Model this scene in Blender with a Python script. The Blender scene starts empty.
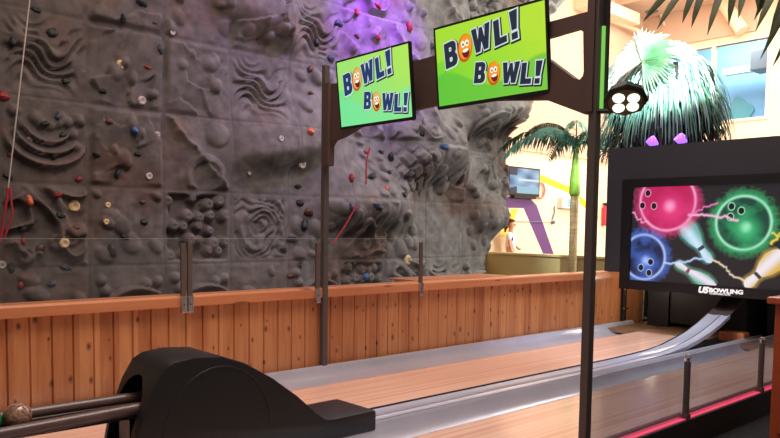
import bpy, bmesh, math, random
import numpy as np
from mathutils import Vector, Matrix, noise
PI = math.pi
R = math.radians
random.seed(7)
sc = bpy.context.scene
COL = sc.collection

# ------------------------------------------------------------------ camera
def cam_matrix(yaw, pitch, roll):
    F = np.array([-math.sin(yaw)*math.cos(pitch), math.cos(yaw)*math.cos(pitch), math.sin(pitch)])
    r = np.array([math.cos(yaw), math.sin(yaw), 0.0]); u = np.cross(r, F)
    r2 = math.cos(roll)*r + math.sin(roll)*u; u2 = -math.sin(roll)*r + math.cos(roll)*u
    m = Matrix.Identity(4)
    for i in range(3):
        m[i][0] = r2[i]; m[i][1] = u2[i]; m[i][2] = -F[i]
    m[0][3], m[1][3], m[2][3] = 0.0, 0.0, 1.5
    return m
cd = bpy.data.cameras.new('camera'); cam = bpy.data.objects.new('camera', cd); COL.objects.link(cam)
cd.sensor_width = 36.0; cd.lens = 716.4/780*36.0
cd.shift_y = (273.1-219)/780.0
cd.clip_end = 200
cam.matrix_world = cam_matrix(R(47.936), R(-3.627), R(0.7975))
sc.camera = cam

# ------------------------------------------------------------------ light
sc.view_settings.view_transform = 'Standard'
sc.view_settings.look = 'None'
sc.view_settings.exposure = 0.0
sc.view_settings.gamma = 1.0
sc.view_settings.use_curve_mapping = False
w = bpy.data.worlds.new('world'); sc.world = w; w.use_nodes = True
w.node_tree.nodes['Background'].inputs[0].default_value = (1.0, 0.86, 0.80, 1)
w.node_tree.nodes['Background'].inputs[1].default_value = 0.22

def aim(o, target):
    d = Vector(target) - o.location
    o.rotation_euler = d.to_track_quat('-Z', 'Y').to_euler()
def area(name, loc, target, sx, sy, power, col):
    l = bpy.data.lights.new(name, 'AREA'); l.shape = 'RECTANGLE'; l.size = sx; l.size_y = sy
    l.energy = power; l.color = col
    o = bpy.data.objects.new(name, l); COL.objects.link(o); o.location = loc; aim(o, target); return o
def spot(name, loc, target, ang, power, col, blend=.5, rad=.08):
    l = bpy.data.lights.new(name, 'SPOT'); l.spot_size = R(ang); l.spot_blend = blend
    l.energy = power; l.color = col; l.shadow_soft_size = rad
    o = bpy.data.objects.new(name, l); COL.objects.link(o); o.location = loc; aim(o, target); return o
area('lane_ceiling_light', (-3.2, 3.5, 7.6), (-4.6, 5.5, 0), 3.0, 5.0, 540, (1.0, .84, .76))
area('climbing_ceiling_light', (-8.7, 9.6, 9.0), (-10.9, 9.6, 2.0), .7, 4.5, 300, (1.0, .96, .93))
area('climbing_warm_light', (-8.6, 2.6, 8.6), (-10.9, 3.6, 2.0), .7, 2.5, 85, (1.0, .78, .68))
area('hall_skylight', (-8.8, 18.6, 8.9), (-11.0, 18.8, 0), 6.0, 6.5, 1450, (1.0, .93, .84))  # unseen area lamp added overhead to brighten the back hall
area('hall_daylight', (-5.5, 17.5, 3.2), (-12.5, 17.8, 1.6), 3.0, 2.0, 560, (1.0, .96, .90))
spot('purple_spotlight', (-7.6, 8.2, 7.6), (-10.75, 9.25, 5.35), 42, 3000, (.33, .01, 1.0), 1.0)
spot('purple_wash', (-7.2, 7.6, 7.8), (-10.75, 7.6, 5.0), 85, 700, (.45, .25, 1.0), 1.0)
spot('palm_spotlight', (-4.0, 8.2, 7.0), (-6.3, 12.0, 4.3), 28, 7000, (.80, 1.0, .98), .6)
spot('lane_end_light', (-4.2, 7.0, 5.5), (-4.6, 8.8, 0), 52, 950, (.75, .87, 1.0), .9, .4)

# ------------------------------------------------------------------ materials
def mat(name, col, rough=.6, metal=0, emit=None, es=1.0, spec=.5, coat=0, alpha=None):
    m = bpy.data.materials.new(name); m.use_nodes = True
    b = m.node_tree.nodes['Principled BSDF']
    b.inputs['Base Color'].default_value = (*col, 1); b.inputs['Roughness'].default_value = rough
    b.inputs['Metallic'].default_value = metal; b.inputs['Specular IOR Level'].default_value = spec
    b.inputs['Coat Weight'].default_value = coat; b.inputs['Coat Roughness'].default_value = .1
    if emit: b.inputs['Emission Color'].default_value = (*emit, 1); b.inputs['Emission Strength'].default_value = es
    return m
def N(m, t, **kw):
    n = m.node_tree.nodes.new(t)
    for k, v in kw.items():
        if k.startswith('i_'): n.inputs[int(k[2:])].default_value = v
        else: setattr(n, k, v)
    return n
def LK(m, a, ai, b, bi): m.node_tree.links.new(a.outputs[ai], b.inputs[bi])
def noisy(name, c1, c2, scale=5, rough=.6, bump=0, stretch=(1,1,1), detail=6, metal=0, spec=.5, coat=0):
    m = mat(name, c1, rough, metal, spec=spec, coat=coat); b = m.node_tree.nodes['Principled BSDF']
    tc = N(m, 'ShaderNodeTexCoord'); mp = N(m, 'ShaderNodeMapping'); mp.inputs['Scale'].default_value = stretch
    nz = N(m, 'ShaderNodeTexNoise'); nz.inputs['Scale'].default_value = scale; nz.inputs['Detail'].default_value = detail
    cr = N(m, 'ShaderNodeValToRGB'); cr.color_ramp.elements[0].position = .3; cr.color_ramp.elements[1].position = .7
    cr.color_ramp.elements[0].color = (*c1, 1); cr.color_ramp.elements[1].color = (*c2, 1)
    LK(m, tc, 'Object', mp, 0); LK(m, mp, 0, nz, 'Vector'); LK(m, nz, 'Fac', cr, 0); LK(m, cr, 0, b, 'Base Color')
    if bump:
        bp = N(m, 'ShaderNodeBump'); bp.inputs['Strength'].default_value = bump; bp.inputs['Distance'].default_value = .01
        LK(m, nz, 'Fac', bp, 'Height'); LK(m, bp, 0, b, 'Normal')
    return m
def srgb(r, g, b):
    f = lambda c: (c/255/12.92) if c/255 <= .04045 else ((c/255+.055)/1.055)**2.4
    return (f(r), f(g), f(b))

def plank_mat(name, cA, cB, cDark, board, axis, rough, grain_scale, coat=0, knots=True, spec=.5):
    """boards of width `board` laid side by side along `axis` (0/1/2), grain along `along`"""
    m = mat(name, cA, rough, coat=coat, spec=spec); b = m.node_tree.nodes['Principled BSDF']
    tc = N(m, 'ShaderNodeTexCoord'); sx = N(m, 'ShaderNodeSeparateXYZ'); LK(m, tc, 'Object', sx, 0)
    dv = N(m, 'ShaderNodeMath', operation='DIVIDE'); dv.inputs[1].default_value = board; LK(m, sx, axis, dv, 0)
    fl = N(m, 'ShaderNodeMath', operation='FLOOR'); LK(m, dv, 0, fl, 0)
    wn = N(m, 'ShaderNodeTexWhiteNoise', noise_dimensions='1D'); LK(m, fl, 0, wn, 'W')
    mp = N(m, 'ShaderNodeMapping'); mp.inputs['Scale'].default_value = grain_scale; LK(m, tc, 'Object', mp, 0)
    ad = N(m, 'ShaderNodeVectorMath', operation='ADD'); LK(m, mp, 0, ad, 0)
    sc_ = N(m, 'ShaderNodeVectorMath', operation='SCALE'); LK(m, wn, 'Color', sc_, 0); sc_.inputs['Scale'].default_value = 30
    LK(m, sc_, 0, ad, 1)
    nz = N(m, 'ShaderNodeTexNoise'); nz.inputs['Scale'].default_value = 1; nz.inputs['Detail'].default_value = 5; nz.inputs['Distortion'].default_value = .6
    LK(m, ad, 0, nz, 'Vector')
    mx = N(m, 'ShaderNodeMix', data_type='RGBA'); mx.inputs[6].default_value = (*cA, 1); mx.inputs[7].default_value = (*cB, 1)
    a1 = N(m, 'ShaderNodeMath', operation='MULTIPLY_ADD'); LK(m, wn, 'Value', a1, 0); a1.inputs[1].default_value = .55
    rr = N(m, 'ShaderNodeMapRange'); LK(m, nz, 'Fac', rr, 0); rr.inputs[1].default_value = .3; rr.inputs[2].default_value = .7; rr.inputs[3].default_value = 0; rr.inputs[4].default_value = .5
    LK(m, rr, 0, a1, 2); LK(m, a1, 0, mx, 0)
    out = mx
    if knots:
        mk = N(m, 'ShaderNodeCombineXYZ')
        for q, (src, kk) in enumerate(((1, knots[0]), (2, knots[1]))):
            mm_ = N(m, 'ShaderNodeMath', operation='MULTIPLY'); mm_.inputs[1].default_value = kk; LK(m, sx, src, mm_, 0); LK(m, mm_, 0, mk, q)
        vo = N(m, 'ShaderNodeTexVoronoi', feature='F1', voronoi_dimensions='2D'); vo.inputs['Scale'].default_value = 1; LK(m, mk, 0, vo, 'Vector')
        kr = N(m, 'ShaderNodeMapRange'); LK(m, vo, 'Distance', kr, 0); kr.inputs[1].default_value = .02; kr.inputs[2].default_value = .16; kr.inputs[3].default_value = .95; kr.inputs[4].default_value = 0
        sp = N(m, 'ShaderNodeSeparateColor'); LK(m, vo, 'Color', sp, 0)
        kz = N(m, 'ShaderNodeMapRange'); LK(m, sp, 1, kz, 0); kz.inputs[3].default_value = .05; kz.inputs[4].default_value = .2; LK(m, kz, 0, kr, 2)
        gt = N(m, 'ShaderNodeMath', operation='GREATER_THAN'); LK(m, sp, 0, gt, 0); gt.inputs[1].default_value = .5
        ml = N(m, 'ShaderNodeMath', operation='MULTIPLY'); LK(m, kr, 0, ml, 0); LK(m, gt, 0, ml, 1)
        m2 = N(m, 'ShaderNodeMix', data_type='RGBA'); LK(m, ml, 0, m2, 0); LK(m, out, 2, m2, 6); m2.inputs[7].default_value = (*cDark, 1)
        out = m2
    LK(m, out, 2, b, 'Base Color')
    return m

M = {}
M['black'] = noisy('black_plastic', (.006,.006,.0065), (.009,.009,.0095), 60, .42, .15)
M['panel'] = mat('charcoal_panel', srgb(42,42,50), .7)
M['matte_black'] = mat('matte_black', (.012,.012,.013), .6)
M['bezel'] = mat('bezel', (.006,.006,.007), .35)
M['brown_steel'] = mat('brown_steel', srgb(84,64,58), .55)
M['post'] = mat('post_steel', srgb(88,79,76), .5, .1)
M['bronze'] = mat('bronze_bar', srgb(120,104,96), .4, .6)
M['chrome'] = mat('chrome', (.65,.65,.66), .22, 1)
M['gutter'] = noisy('gutter_plastic', srgb(196,198,214), srgb(212,212,226), 2, .3, 0, (1,1,1), 3, .45)
M['track'] = mat('track_plastic', srgb(200,202,220), .3, .45)
M['tube'] = noisy('brown_tube', srgb(84,66,62), srgb(98,78,72), 10, .32)
M['dark'] = mat('near_black', (.006,.006,.006), .9)
M['carpet'] = noisy('dark_carpet', (.006,.006,.008), (.02,.02,.028), 40, .95)
M['lane'] = plank_mat('lane_wood', srgb(224,164,140), srgb(250,214,194), srgb(120,70,40), .028, 0, .2, (14, .35, 1), coat=.25, knots=None)
M['pit'] = noisy('pit_deck', srgb(108,78,54), srgb(134,98,68), 3, .5, 0, (3,.5,1))
M['pine'] = plank_mat('pine_boards', srgb(172,98,54), srgb(222,152,98), srgb(70,26,12), .165, 1, .42, (1, 16, 1.6), coat=.15, knots=(7.0, 4.0))
M['pine_rail'] = plank_mat('pine_rail', srgb(196,118,74), srgb(220,148,102), srgb(120,56,26), 40, 1, .38, (14, .8, 14), coat=.25, knots=(1.6, 9))
M['cabinet'] = plank_mat('cabinet_wood', srgb(150,62,30), srgb(172,80,42), srgb(90,34,16), 40, 1, .4, (16, 16, 1.2), coat=.2, knots=None)
M['hallwall'] = mat('cream_wall', srgb(250,222,186), .8)
M['peach'] = mat('peach_wall', srgb(222,184,154), .85)
M['ceiling'] = mat('ceiling_paint', srgb(214,186,162), .9)
M['olive'] = mat('olive_half_wall', srgb(196,176,122), .8)
M['olive_cap'] = mat('olive_cap', srgb(216,196,146), .7)
M['purple'] = mat('purple_paint', srgb(104,62,116), .7)
M['yellow'] = mat('yellow_paint', srgb(236,206,40), .7)
M['red_strip'] = mat('red_rail', srgb(225,62,92), .3, emit=srgb(232,70,105), es=.75)  # emission added to brighten the red channel
M['white'] = mat('white_paint', (.8,.8,.78), .6)
M['redp'] = mat('red_paint', srgb(214,40,60), .5)

def glass_mat(name, tint, haze):
    m = bpy.data.materials.new(name); m.use_nodes = True; nt = m.node_tree; nt.nodes.clear()
    out = N(m, 'ShaderNodeOutputMaterial'); tr = N(m, 'ShaderNodeBsdfTransparent'); tr.inputs[0].default_value = (*tint, 1)
    gl = N(m, 'ShaderNodeBsdfGlossy'); gl.inputs['Roughness'].default_value = .03
    df = N(m, 'ShaderNodeBsdfDiffuse'); df.inputs[0].default_value = (.72,.64,.64, 1)
    lw = N(m, 'ShaderNodeLayerWeight'); pw_ = N(m, 'ShaderNodeMath', operation='POWER'); LK(m, lw, 'Facing', pw_, 0); pw_.inputs[1].default_value = 4.5
    fr = N(m, 'ShaderNodeMath', operation='MULTIPLY_ADD'); LK(m, pw_, 0, fr, 0); fr.inputs[1].default_value = .5; fr.inputs[2].default_value = .02
    a = N(m, 'ShaderNodeMixShader'); a.inputs[0].default_value = haze; LK(m, tr, 0, a, 1); LK(m, df, 0, a, 2)
    b = N(m, 'ShaderNodeMixShader'); LK(m, fr, 0, b, 0); LK(m, a, 0, b, 1); LK(m, gl, 0, b, 2)
    LK(m, b, 0, out, 0); return m
M['glass'] = glass_mat('clear_glass', (.97,.98,.98), .012)
M['glass_rail'] = glass_mat('dusty_glass', (.82,.86,.90), .26)  # diffuse haze stands for the milky reflection on the railing panes
M['glass_edge'] = mat('glass_edge', srgb(150,150,146), .3)

# ------------------------------------------------------------------ mesh helpers
class MB:
    def __init__(s): s.v = []; s.f = []
    def add(s, v, f):
        k = len(s.v); s.v += [tuple(p) for p in v]; s.f += [tuple(i+k for i in q) for q in f]; return s
    def box(s, x0, x1, y0, y1, z0, z1):
        v = [(x0,y0,z0),(x1,y0,z0),(x1,y1,z0),(x0,y1,z0),(x0,y0,z1),(x1,y0,z1),(x1,y1,z1),(x0,y1,z1)]
        return s.add(v, [(0,3,2,1),(4,5,6,7),(0,1,5,4),(1,2,6,5),(2,3,7,6),(3,0,4,7)])
    def tube(s, pts, r, n=10, cap=True):
        pts = [Vector(p) for p in pts]; rs = r if isinstance(r, (list, tuple)) else [r]*len(pts)
        v = []; f = []; up = None
        for i, p in enumerate(pts):
            t = (pts[min(i+1, len(pts)-1)] - pts[max(i-1, 0)]).normalized()
            if up is None: up = Vector((0,0,1)) if abs(t.z) < .9 else Vector((1,0,0))
            a = t.cross(up).normalized(); b = a.cross(t).normalized(); up = b
            for k in range(n):
                an = 2*PI*k/n; v.append(p + (a*math.cos(an) + b*math.sin(an))*rs[i])
        for i in range(len(pts)-1):
            for k in range(n):
                f.append((i*n+k, i*n+(k+1)%n, (i+1)*n+(k+1)%n, (i+1)*n+k))
        if cap: f.append(tuple(range(n-1, -1, -1))); f.append(tuple((len(pts)-1)*n+k for k in range(n)))
        return s.add(v, f)
    def sweep(s, prof, y0, y1, ny=1, closed=False):
        """prof: [(x,z)] extruded along Y"""
        n = len(prof); v = []; f = []
        for j in range(ny+1):
            y = y0+(y1-y0)*j/ny
            v += [(x, y, z) for x, z in prof]
        for j in range(ny):
            for k in range(n if closed else n-1):
                a = j*n+k; b = j*n+(k+1) % n
                f.append((a, a+n, b+n, b))
        if closed: f.append(tuple(range(n))); f.append(tuple(ny*n+k for k in range(n-1, -1, -1)))
        return s.add(v, f)
    def ball(s, c, r, nu=20, nv=12, sq=(1,1,1)):
        v = [(c[0], c[1], c[2]-r*sq[2])]; f = []
        for j in range(1, nv):
            ph = -PI/2 + PI*j/nv
            for i in range(nu):
                th = 2*PI*i/nu; v.append((c[0]+r*sq[0]*math.cos(ph)*math.cos(th), c[1]+r*sq[1]*math.cos(ph)*math.sin(th), c[2]+r*sq[2]*math.sin(ph)))
        v.append((c[0], c[1], c[2]+r*sq[2]))
        for i in range(nu): f.append((0, 1+(i+1) % nu, 1+i))
        for j in range(nv-2):
            for i in range(nu):
                a = 1+j*nu+i; b = 1+j*nu+(i+1) % nu; f.append((a, b, b+nu, a+nu))
        L = len(v)-1
        for i in range(nu): f.append((L, 1+(nv-2)*nu+i, 1+(nv-2)*nu+(i+1) % nu))
        return s.add(v, f)
    def build(s, name, m, parent=None, smooth=False, bevel=0, angle=None):
        me = bpy.data.meshes.new(name); me.from_pydata(s.v, [], s.f)
        me.materials.append(m if not isinstance(m, str) else M[m])
        o = bpy.data.objects.new(name, me); COL.objects.link(o)
        bm = bmesh.new(); bm.from_mesh(me); bmesh.ops.recalc_face_normals(bm, faces=bm.faces)
        if bevel: bmesh.ops.bevel(bm, geom=[e for e in bm.edges if len(e.link_faces) == 2 and e.calc_face_angle(0) > .5], offset=bevel, segments=2, affect='EDGES', profile=.6)
        bm.to_mesh(me); bm.free()
        if smooth:
            me.polygons.foreach_set('use_smooth', [True]*len(me.polygons))
            if angle:
                me.set_sharp_from_angle(angle=angle)
        if parent: o.parent = parent
        return o
def tag(o, label, cat, group=None, kind=None):
    o['label'] = label; o['category'] = cat
    if group: o['group'] = group
    if kind: o['kind'] = kind
    return o
def thing(name, label, cat, loc=(0,0,0), rot=(0,0,0), group=None):
    o = bpy.data.objects.new(name, None); COL.objects.link(o); o.location = loc; o.rotation_euler = rot
    o.empty_display_size = .1
    return tag(o, label, cat, group)
def struct(o): o['kind'] = 'structure'; return o
def reparent(o, p):
    """keep world placement: vertices were written in world coordinates, thing sits at p.location (no rotation)"""
    o.data.transform(Matrix.Translation(-p.location)); o.parent = p; return o
def offset(o, dx, dy, dz): o.data.transform(Matrix.Translation((dx, dy, dz))); return o
def text_mesh(name, s, size, m, parent, loc, rotz=0, bold=0, depth=.002, sx=1, shear=0):
    cu = bpy.data.curves.new(name, 'FONT'); cu.body = s; cu.size = size; cu.offset = bold; cu.extrude = depth
    cu.align_x = 'CENTER'; cu.align_y = 'CENTER'; cu.shear = shear; cu.resolution_u = 4
    t = bpy.data.objects.new('tmp', cu); COL.objects.link(t)
    dg = bpy.context.evaluated_depsgraph_get(); dg.update()
    me = bpy.data.meshes.new_from_object(t.evaluated_get(dg)); bpy.data.objects.remove(t); bpy.data.curves.remove(cu)
    # centre on the glyph box, then lay it in the XZ plane facing -Y
    xs = [v.co.x for v in me.vertices]; ys = [v.co.y for v in me.vertices]
    me.transform(Matrix.Translation((-(min(xs)+max(xs))/2, -(min(ys)+max(ys))/2, 0)))
    me.transform(Matrix.Translation(loc) @ Matrix.Rotation(PI/2, 4, 'X') @ Matrix.Rotation(rotz, 4, 'Z') @ Matrix.Diagonal((sx, 1, 1, 1)))
    me.materials.clear(); me.materials.append(M[m] if isinstance(m, str) else m)
    o = bpy.data.objects.new(name, me); COL.objects.link(o)
    if parent: o.parent = parent
    return o
def plate(name, outer, holes, thick, m, parent=None):
    """flat outline in (x,z) with holes, extruded along Y, centred on y=0"""
    cu = bpy.data.curves.new(name, 'CURVE'); cu.dimensions = '2D'; cu.fill_mode = 'BOTH'; cu.extrude = thick/2
    for pts in [outer]+holes:
        sp = cu.splines.new('POLY'); sp.points.add(len(pts)-1); sp.use_cyclic_u = True
        for p, (x, z) in zip(sp.points, pts): p.co = (x, z, 0, 1)
    t = bpy.data.objects.new('tmp', cu); COL.objects.link(t)
    dg = bpy.context.evaluated_depsgraph_get(); dg.update()
    me = bpy.data.meshes.new_from_object(t.evaluated_get(dg)); bpy.data.objects.remove(t)
    me.transform(Matrix.Rotation(PI/2, 4, 'X')); me.materials.clear(); me.materials.append(M[m])
    o = bpy.data.objects.new(name, me); COL.objects.link(o)
    if parent: o.parent = parent
    return o
def smoothstep(a, b, x): t = np.clip((x-a)/(b-a), 0, 1); return t*t*(3-2*t)

# ================================================================== SETTING
def panel(name, mb, m): return struct(mb.build(name, m))
panel('floor', MB().box(-13, 7, -6, 23, -.32, -.22), 'carpet')
panel('floor', MB().box(-12.5, -6.2, -6, 22.6, -.215, -.02), 'carpet')
panel('ceiling', MB().box(-13, 7, -6, 23, 9.2, 9.3), 'ceiling')
wl = panel('wall_left', MB().box(-12.7, -12.5, -6, 22.8, -.3, 9.2), 'hallwall')
# back wall with the window opening
mb = MB()
WX0, WX1, WZ0, WZ1 = -11.5, -8.55, 4.95, 7.25
mb.box(-12.5, WX0, 22.6, 22.8, -.3, 9.2); mb.box(WX1, 7, 22.6, 22.8, -.3, 9.2)
mb.box(WX0, WX1, 22.6, 22.8, -.3, WZ0); mb.box(WX0, WX1, 22.6, 22.8, WZ1, 9.2)
panel('wall_back', mb, 'hallwall')
# fascia band high on the left wall, darker peach
panel('trim_1', MB().box(-12.5, -12.42, 12.2, 22.6, 3.68, 4.2), 'peach')
panel('trim_2', MB().box(-12.5, -12.46, 12.2, 22.6, 4.2, 9.2), 'peach')
panel('trim_3', MB().box(-12.46, -8.9, 22.52, 22.6, 7.5, 9.2), 'peach')
panel('trim_4', MB().box(-12.5, 2.0, 20.6, 22.5, 8.55, 9.2), 'ceiling')
# window: frame, mullion, pane and the pale blue room beyond it
fr = MB()
fr.box(WX0-.08, WX0, 22.55, 22.7, WZ0-.08, WZ1+.08); fr.box(WX1, WX1+.08, 22.55, 22.7, WZ0-.08, WZ1+.08)
fr.box(WX0, WX1, 22.55, 22.7, WZ0-.08, WZ0); fr.box(WX0, WX1, 22.55, 22.7, WZ1, WZ1+.08); fr.box(-10.2, -10.08, 22.56, 22.68, WZ0, WZ1)
M['win_frame'] = mat('window_frame', srgb(245,222,196), .6)
wf = panel('window_1', fr, 'win_frame')
MB().box(WX0, WX1, 22.61, 22.62, WZ0, WZ1).build('pane', 'glass', wf)
M['blue_room'] = mat('pale_blue_wall', srgb(136,180,206), .8)
M['duct_grey'] = mat('grey_duct', srgb(120,128,136), .6)
M['green_art'] = mat('green_art', srgb(96,160,160), .8)
br = MB(); br.box(-12.5, -7.5, 25.8, 25.9, 4, 8.5); br.box(-12.6, -12.5, 22.8, 25.9, 4, 8.5); br.box(-7.5, -7.4, 22.8, 25.9, 4, 8.5)
br.box(-12.5, -7.5, 22.8, 25.9, 3.9, 4); br.box(-12.5, -7.5, 22.8, 25.9, 8.5, 8.6)
panel('wall_beyond_window', br, 'blue_room')
area('beyond_window_light', (-10, 24, 8.3), (-10.2, 25.2, 4), 2, 1.2, 260, (.85, .95, 1))
tag(MB().box(-10.9, -8.6, 25.0, 25.3, 6.85, 7.05).build('ceiling_beam', 'white'), 'white beam crossing the pale blue room behind the upper window', 'beam')
d_ = MB().box(-9.7, -8.5, 24.2, 25.0, 6.7, 7.35).build('air_duct', 'duct_grey', bevel=.03)
tag(d_, 'grey ventilation duct seen through the upper window', 'duct')
g_ = MB(); n = 26; g_.add([(-10.6+.42*math.cos(2*PI*i/n)*(1+.25*math.sin(5*2*PI*i/n)), 25.78, 5.55+.62*math.sin(2*PI*i/n)*(1+.15*math.cos(3*2*PI*i/n))) for i in range(n)] + [(-10.6+.42*math.cos(2*PI*i/n)*(1+.25*math.sin(5*2*PI*i/n)), 25.74, 5.55+.62*math.sin(2*PI*i/n)*(1+.15*math.cos(3*2*PI*i/n))) for i in range(n)], [tuple(range(n)), tuple(range(2*n-1, n-1, -1))]+[(i, (i+1) % n, n+(i+1) % n, n+i) for i in range(n)])
tag(g_.build('wall_decoration', 'green_art'), 'green leafy wall decoration in the room behind the upper window', 'decoration')

# painted stripes on the left wall (paint, a few mm thick)
def stripe(name, pts, m, x=-12.497):
    v = [(x, y, z) for y, z in pts] + [(x-.004, y, z) for y, z in pts]; n = len(pts)
    o = MB().add(v, [tuple(range(n)), tuple(range(2*n-1, n-1, -1))]+[(i, (i+1) % n, n+(i+1) % n, n+i) for i in range(n)]).build(name, m, wl)
    return o
stripe('purple_stripe', [(14.0, 2.40), (16.55, 2.40), (16.9, 2.2), (17.98, .5), (17.5, .5), (16.3, 2.1), (14.0, 2.06)], 'purple')
stripe('yellow_stripe', [(16.75, 3.13), (18.6, 2.78), (20.0, 2.1), (20.2, 1.9), (20.0, 1.9), (18.45, 2.62), (16.75, 2.96)], 'yellow')
M['gold'] = mat('gold_paint', srgb(244,196,52), .7)
stripe('yellow_stripe', [(15.75, 2.06), (16.05, 2.06), (15.55, 1.3), (15.3, 1.3)], 'gold')

# things on and by the left wall
tv = thing('television', 'small wall-mounted television showing a blue picture beside the rock wall', 'television', (-12.4, 16.17, 2.46))
reparent(MB().box(-12.44, -12.38, 15.45, 16.86, 2.44, 3.22).build('casing', 'bezel', bevel=.008), tv)
def vcol_screen(name, nx, nz, P00, ux, uz, fn, strength=1.0, parent=None):
    """picture shown by a screen: a fine grid with a colour per vertex; fn(u,v)->rgb (linear) arrays, v up"""
    uu, vv = np.meshgrid(np.linspace(0, 1, nx), np.linspace(0, 1, nz)); rgb = fn(uu, vv)
    P = np.array(P00)[None, None, :] + uu[..., None]*np.array(ux) + vv[..., None]*np.array(uz)
    idx = np.arange(nx*nz).reshape(nz, nx)
    f = np.stack([idx[:-1, :-1], idx[:-1, 1:], idx[1:, 1:], idx[1:, :-1]], -1).reshape(-1, 4)
    me = bpy.data.meshes.new(name); me.from_pydata(P.reshape(-1, 3).tolist(), [], f.tolist())
    at = me.color_attributes.new('picture', 'FLOAT_COLOR', 'POINT')
    c = np.ones((nx*nz, 4), np.float32); c[:, :3] = rgb.reshape(-1, 3); at.data.foreach_set('color', c.ravel())
    m = bpy.data.materials.new(name+'_display'); m.use_nodes = True; b = m.node_tree.nodes['Principled BSDF']
    a = N(m, 'ShaderNodeVertexColor', layer_name='picture'); b.inputs['Base Color'].default_value = (.01,.01,.01,1); b.inputs['Roughness'].default_value = .25
    LK(m, a, 0, b, 'Emission Color'); b.inputs['Emission Strength'].default_value = strength
    me.materials.append(m); o = bpy.data.objects.new(name, me); COL.objects.link(o)
    if parent: o.parent = parent
    return o
def f_tv(u, v):
    c = np.zeros(u.shape+(3,)); a = np.array(srgb(60,110,170)); b = np.array(srgb(170,215,240)); k = np.array(srgb(30,50,90))
    t = .5+.5*np.sin(u*9+3*v)*np.cos(v*7-u*2); c[:] = a+(b-a)*t[..., None]
    c[(v < .3) & (u > .2)] = srgb(150,200,225); c[(v > .72) & (u < .25)] = k; c[(np.abs(v-.55) < .05) & (u > .3)] = srgb(225,240,250)
    c[(v < .2+.3*u) & (u < .25)] = k; return c
reparent(vcol_screen('screen', 60, 34, (-12.375, 15.5, 2.5), (0, 1.31, 0), (0, 0, .68), f_tv, .9), tv)
reparent(MB().box(-12.5, -12.44, 15.9, 16.4, 2.6, 3.0).build('wall_bracket', 'matte_black'), tv)
reparent(MB().box(-12.46, -12.36, 15.7, 16.7, 2.36, 2.44).build('speaker_bar', 'bezel'), tv)
hoop = MB(); hoop.tube([(-12.44, 16.98+.2*math.cos(2*PI*i/28), 2.62+.22*math.sin(2*PI*i/28)) for i in range(29)], .03, 8)
M['hoop'] = mat('ring_pink', srgb(226,128,120), .5)
tag(hoop.build('wall_ring', 'hoop', smooth=True), 'pinkish ring hung on the cream wall right of the small television', 'ring')
ac = thing('wall_unit', 'white wall unit with a pale blue front, left of the palm trunk', 'wall unit', (-12.4, 18.3, 2.1))
reparent(MB().box(-12.5, -12.3, 17.9, 18.75, 2.14, 2.46).build('casing', 'white', bevel=.02), ac)
M['paleblue'] = mat('pale_blue', srgb(120,196,214), .4)
reparent(MB().box(-12.3, -12.29, 18.15, 18.72, 2.18, 2.42).build('front_panel', 'paleblue'), ac)
fe = thing('fire_extinguisher', 'red cylinder fixed to the far wall between post and black surround', 'extinguisher', (-12.38, 20.35, 1.62))
b_ = MB(); b_.tube([(-12.38, 20.35, z) for z in (1.66, 1.68, 2.2, 2.26, 2.3)], [.06, .1, .1, .07, .03], 14); reparent(b_.build('cylinder', 'redp', smooth=True, angle=.7), fe)
reparent(MB().box(-12.44, -12.32, 20.28, 20.42, 2.3, 2.38).build('valve', 'matte_black'), fe)
hk = thing('hanging_hook', 'small grey hook hanging on the cream wall below the wall unit', 'hook', (-12.4, 17.7, 1.7))
reparent(MB().tube([(-12.46, 17.72, 2.2), (-12.44, 17.7, 2.0), (-12.46, 17.62, 1.8)], .02, 6).build('cord', 'duct_grey'), hk)
reparent(MB().ball((-12.44, 17.66, 1.73), .06, 10, 6).build('hook', 'duct_grey'), hk)
tag(MB().tube([(-12.47, 15.3, 1.71), (-12.47, 17.6, 1.73)], .012, 6).build('wall_cable', 'duct_grey'), 'thin grey cable running level along the cream wall', 'cable')
tag(MB().box(-12.49, -12.44, 15.33, 15.47, 1.66, 1.78).build('socket_box', 'duct_grey'), 'small grey socket box on the cream wall above the person', 'socket')

# low olive half wall across the hall
hw = thing('half_wall', 'olive-yellow half wall behind the wooden rail, right of the rock wall', 'half wall', (-9.5, 14.8, -.02))
reparent(MB().box(-12.5, -6.6, 14.72, 14.88, -.02, .84).build('body', 'olive'), hw)
reparent(MB().box(-12.5, -6.55, 14.68, 14.92, .84, .90).build('cap', 'olive_cap', bevel=.008), hw)
# pipes and ducts overhead in the far hall
tag(MB().tube([(-12.36, 19.7, 8.05), (-12.1, 22.3, 7.9)], .07, 10).build('ceiling_pipe', 'hallwall', smooth=True), 'pale slanting pipe high on the far left wall', 'pipe')
tag(MB().box(-12.46, -11.9, 18.4, 21.2, 8.0, 8.35).build('duct_box', 'hallwall', bevel=.02), 'pale boxed duct high above the fan palm, left end', 'duct')
tag(MB().tube([(-12.0, 22.4, 8.9), (-11.7, 22.4, 8.15)], .04, 8).build('sprinkler_pipe', 'hallwall'), 'short thin pipe dropping from the far ceiling box', 'pipe')
tag(MB().tube([(-9.9, 22.3, 8.62), (-9.2, 22.3, 7.5)], .2, 12).build('slanted_duct', 'hallwall', smooth=True, angle=.7), 'wide slanting pale duct above the upper window', 'duct')
dl = MB(); dl.tube([(-11.9, 21.9, 8.56), (-11.9, 21.9, 8.53)], [.22, .2], 20); tag(dl.build('downlight', 'duct_grey', smooth=True, angle=.7), 'round grey downlight in the underside of the far ceiling box', 'lamp')
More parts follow.
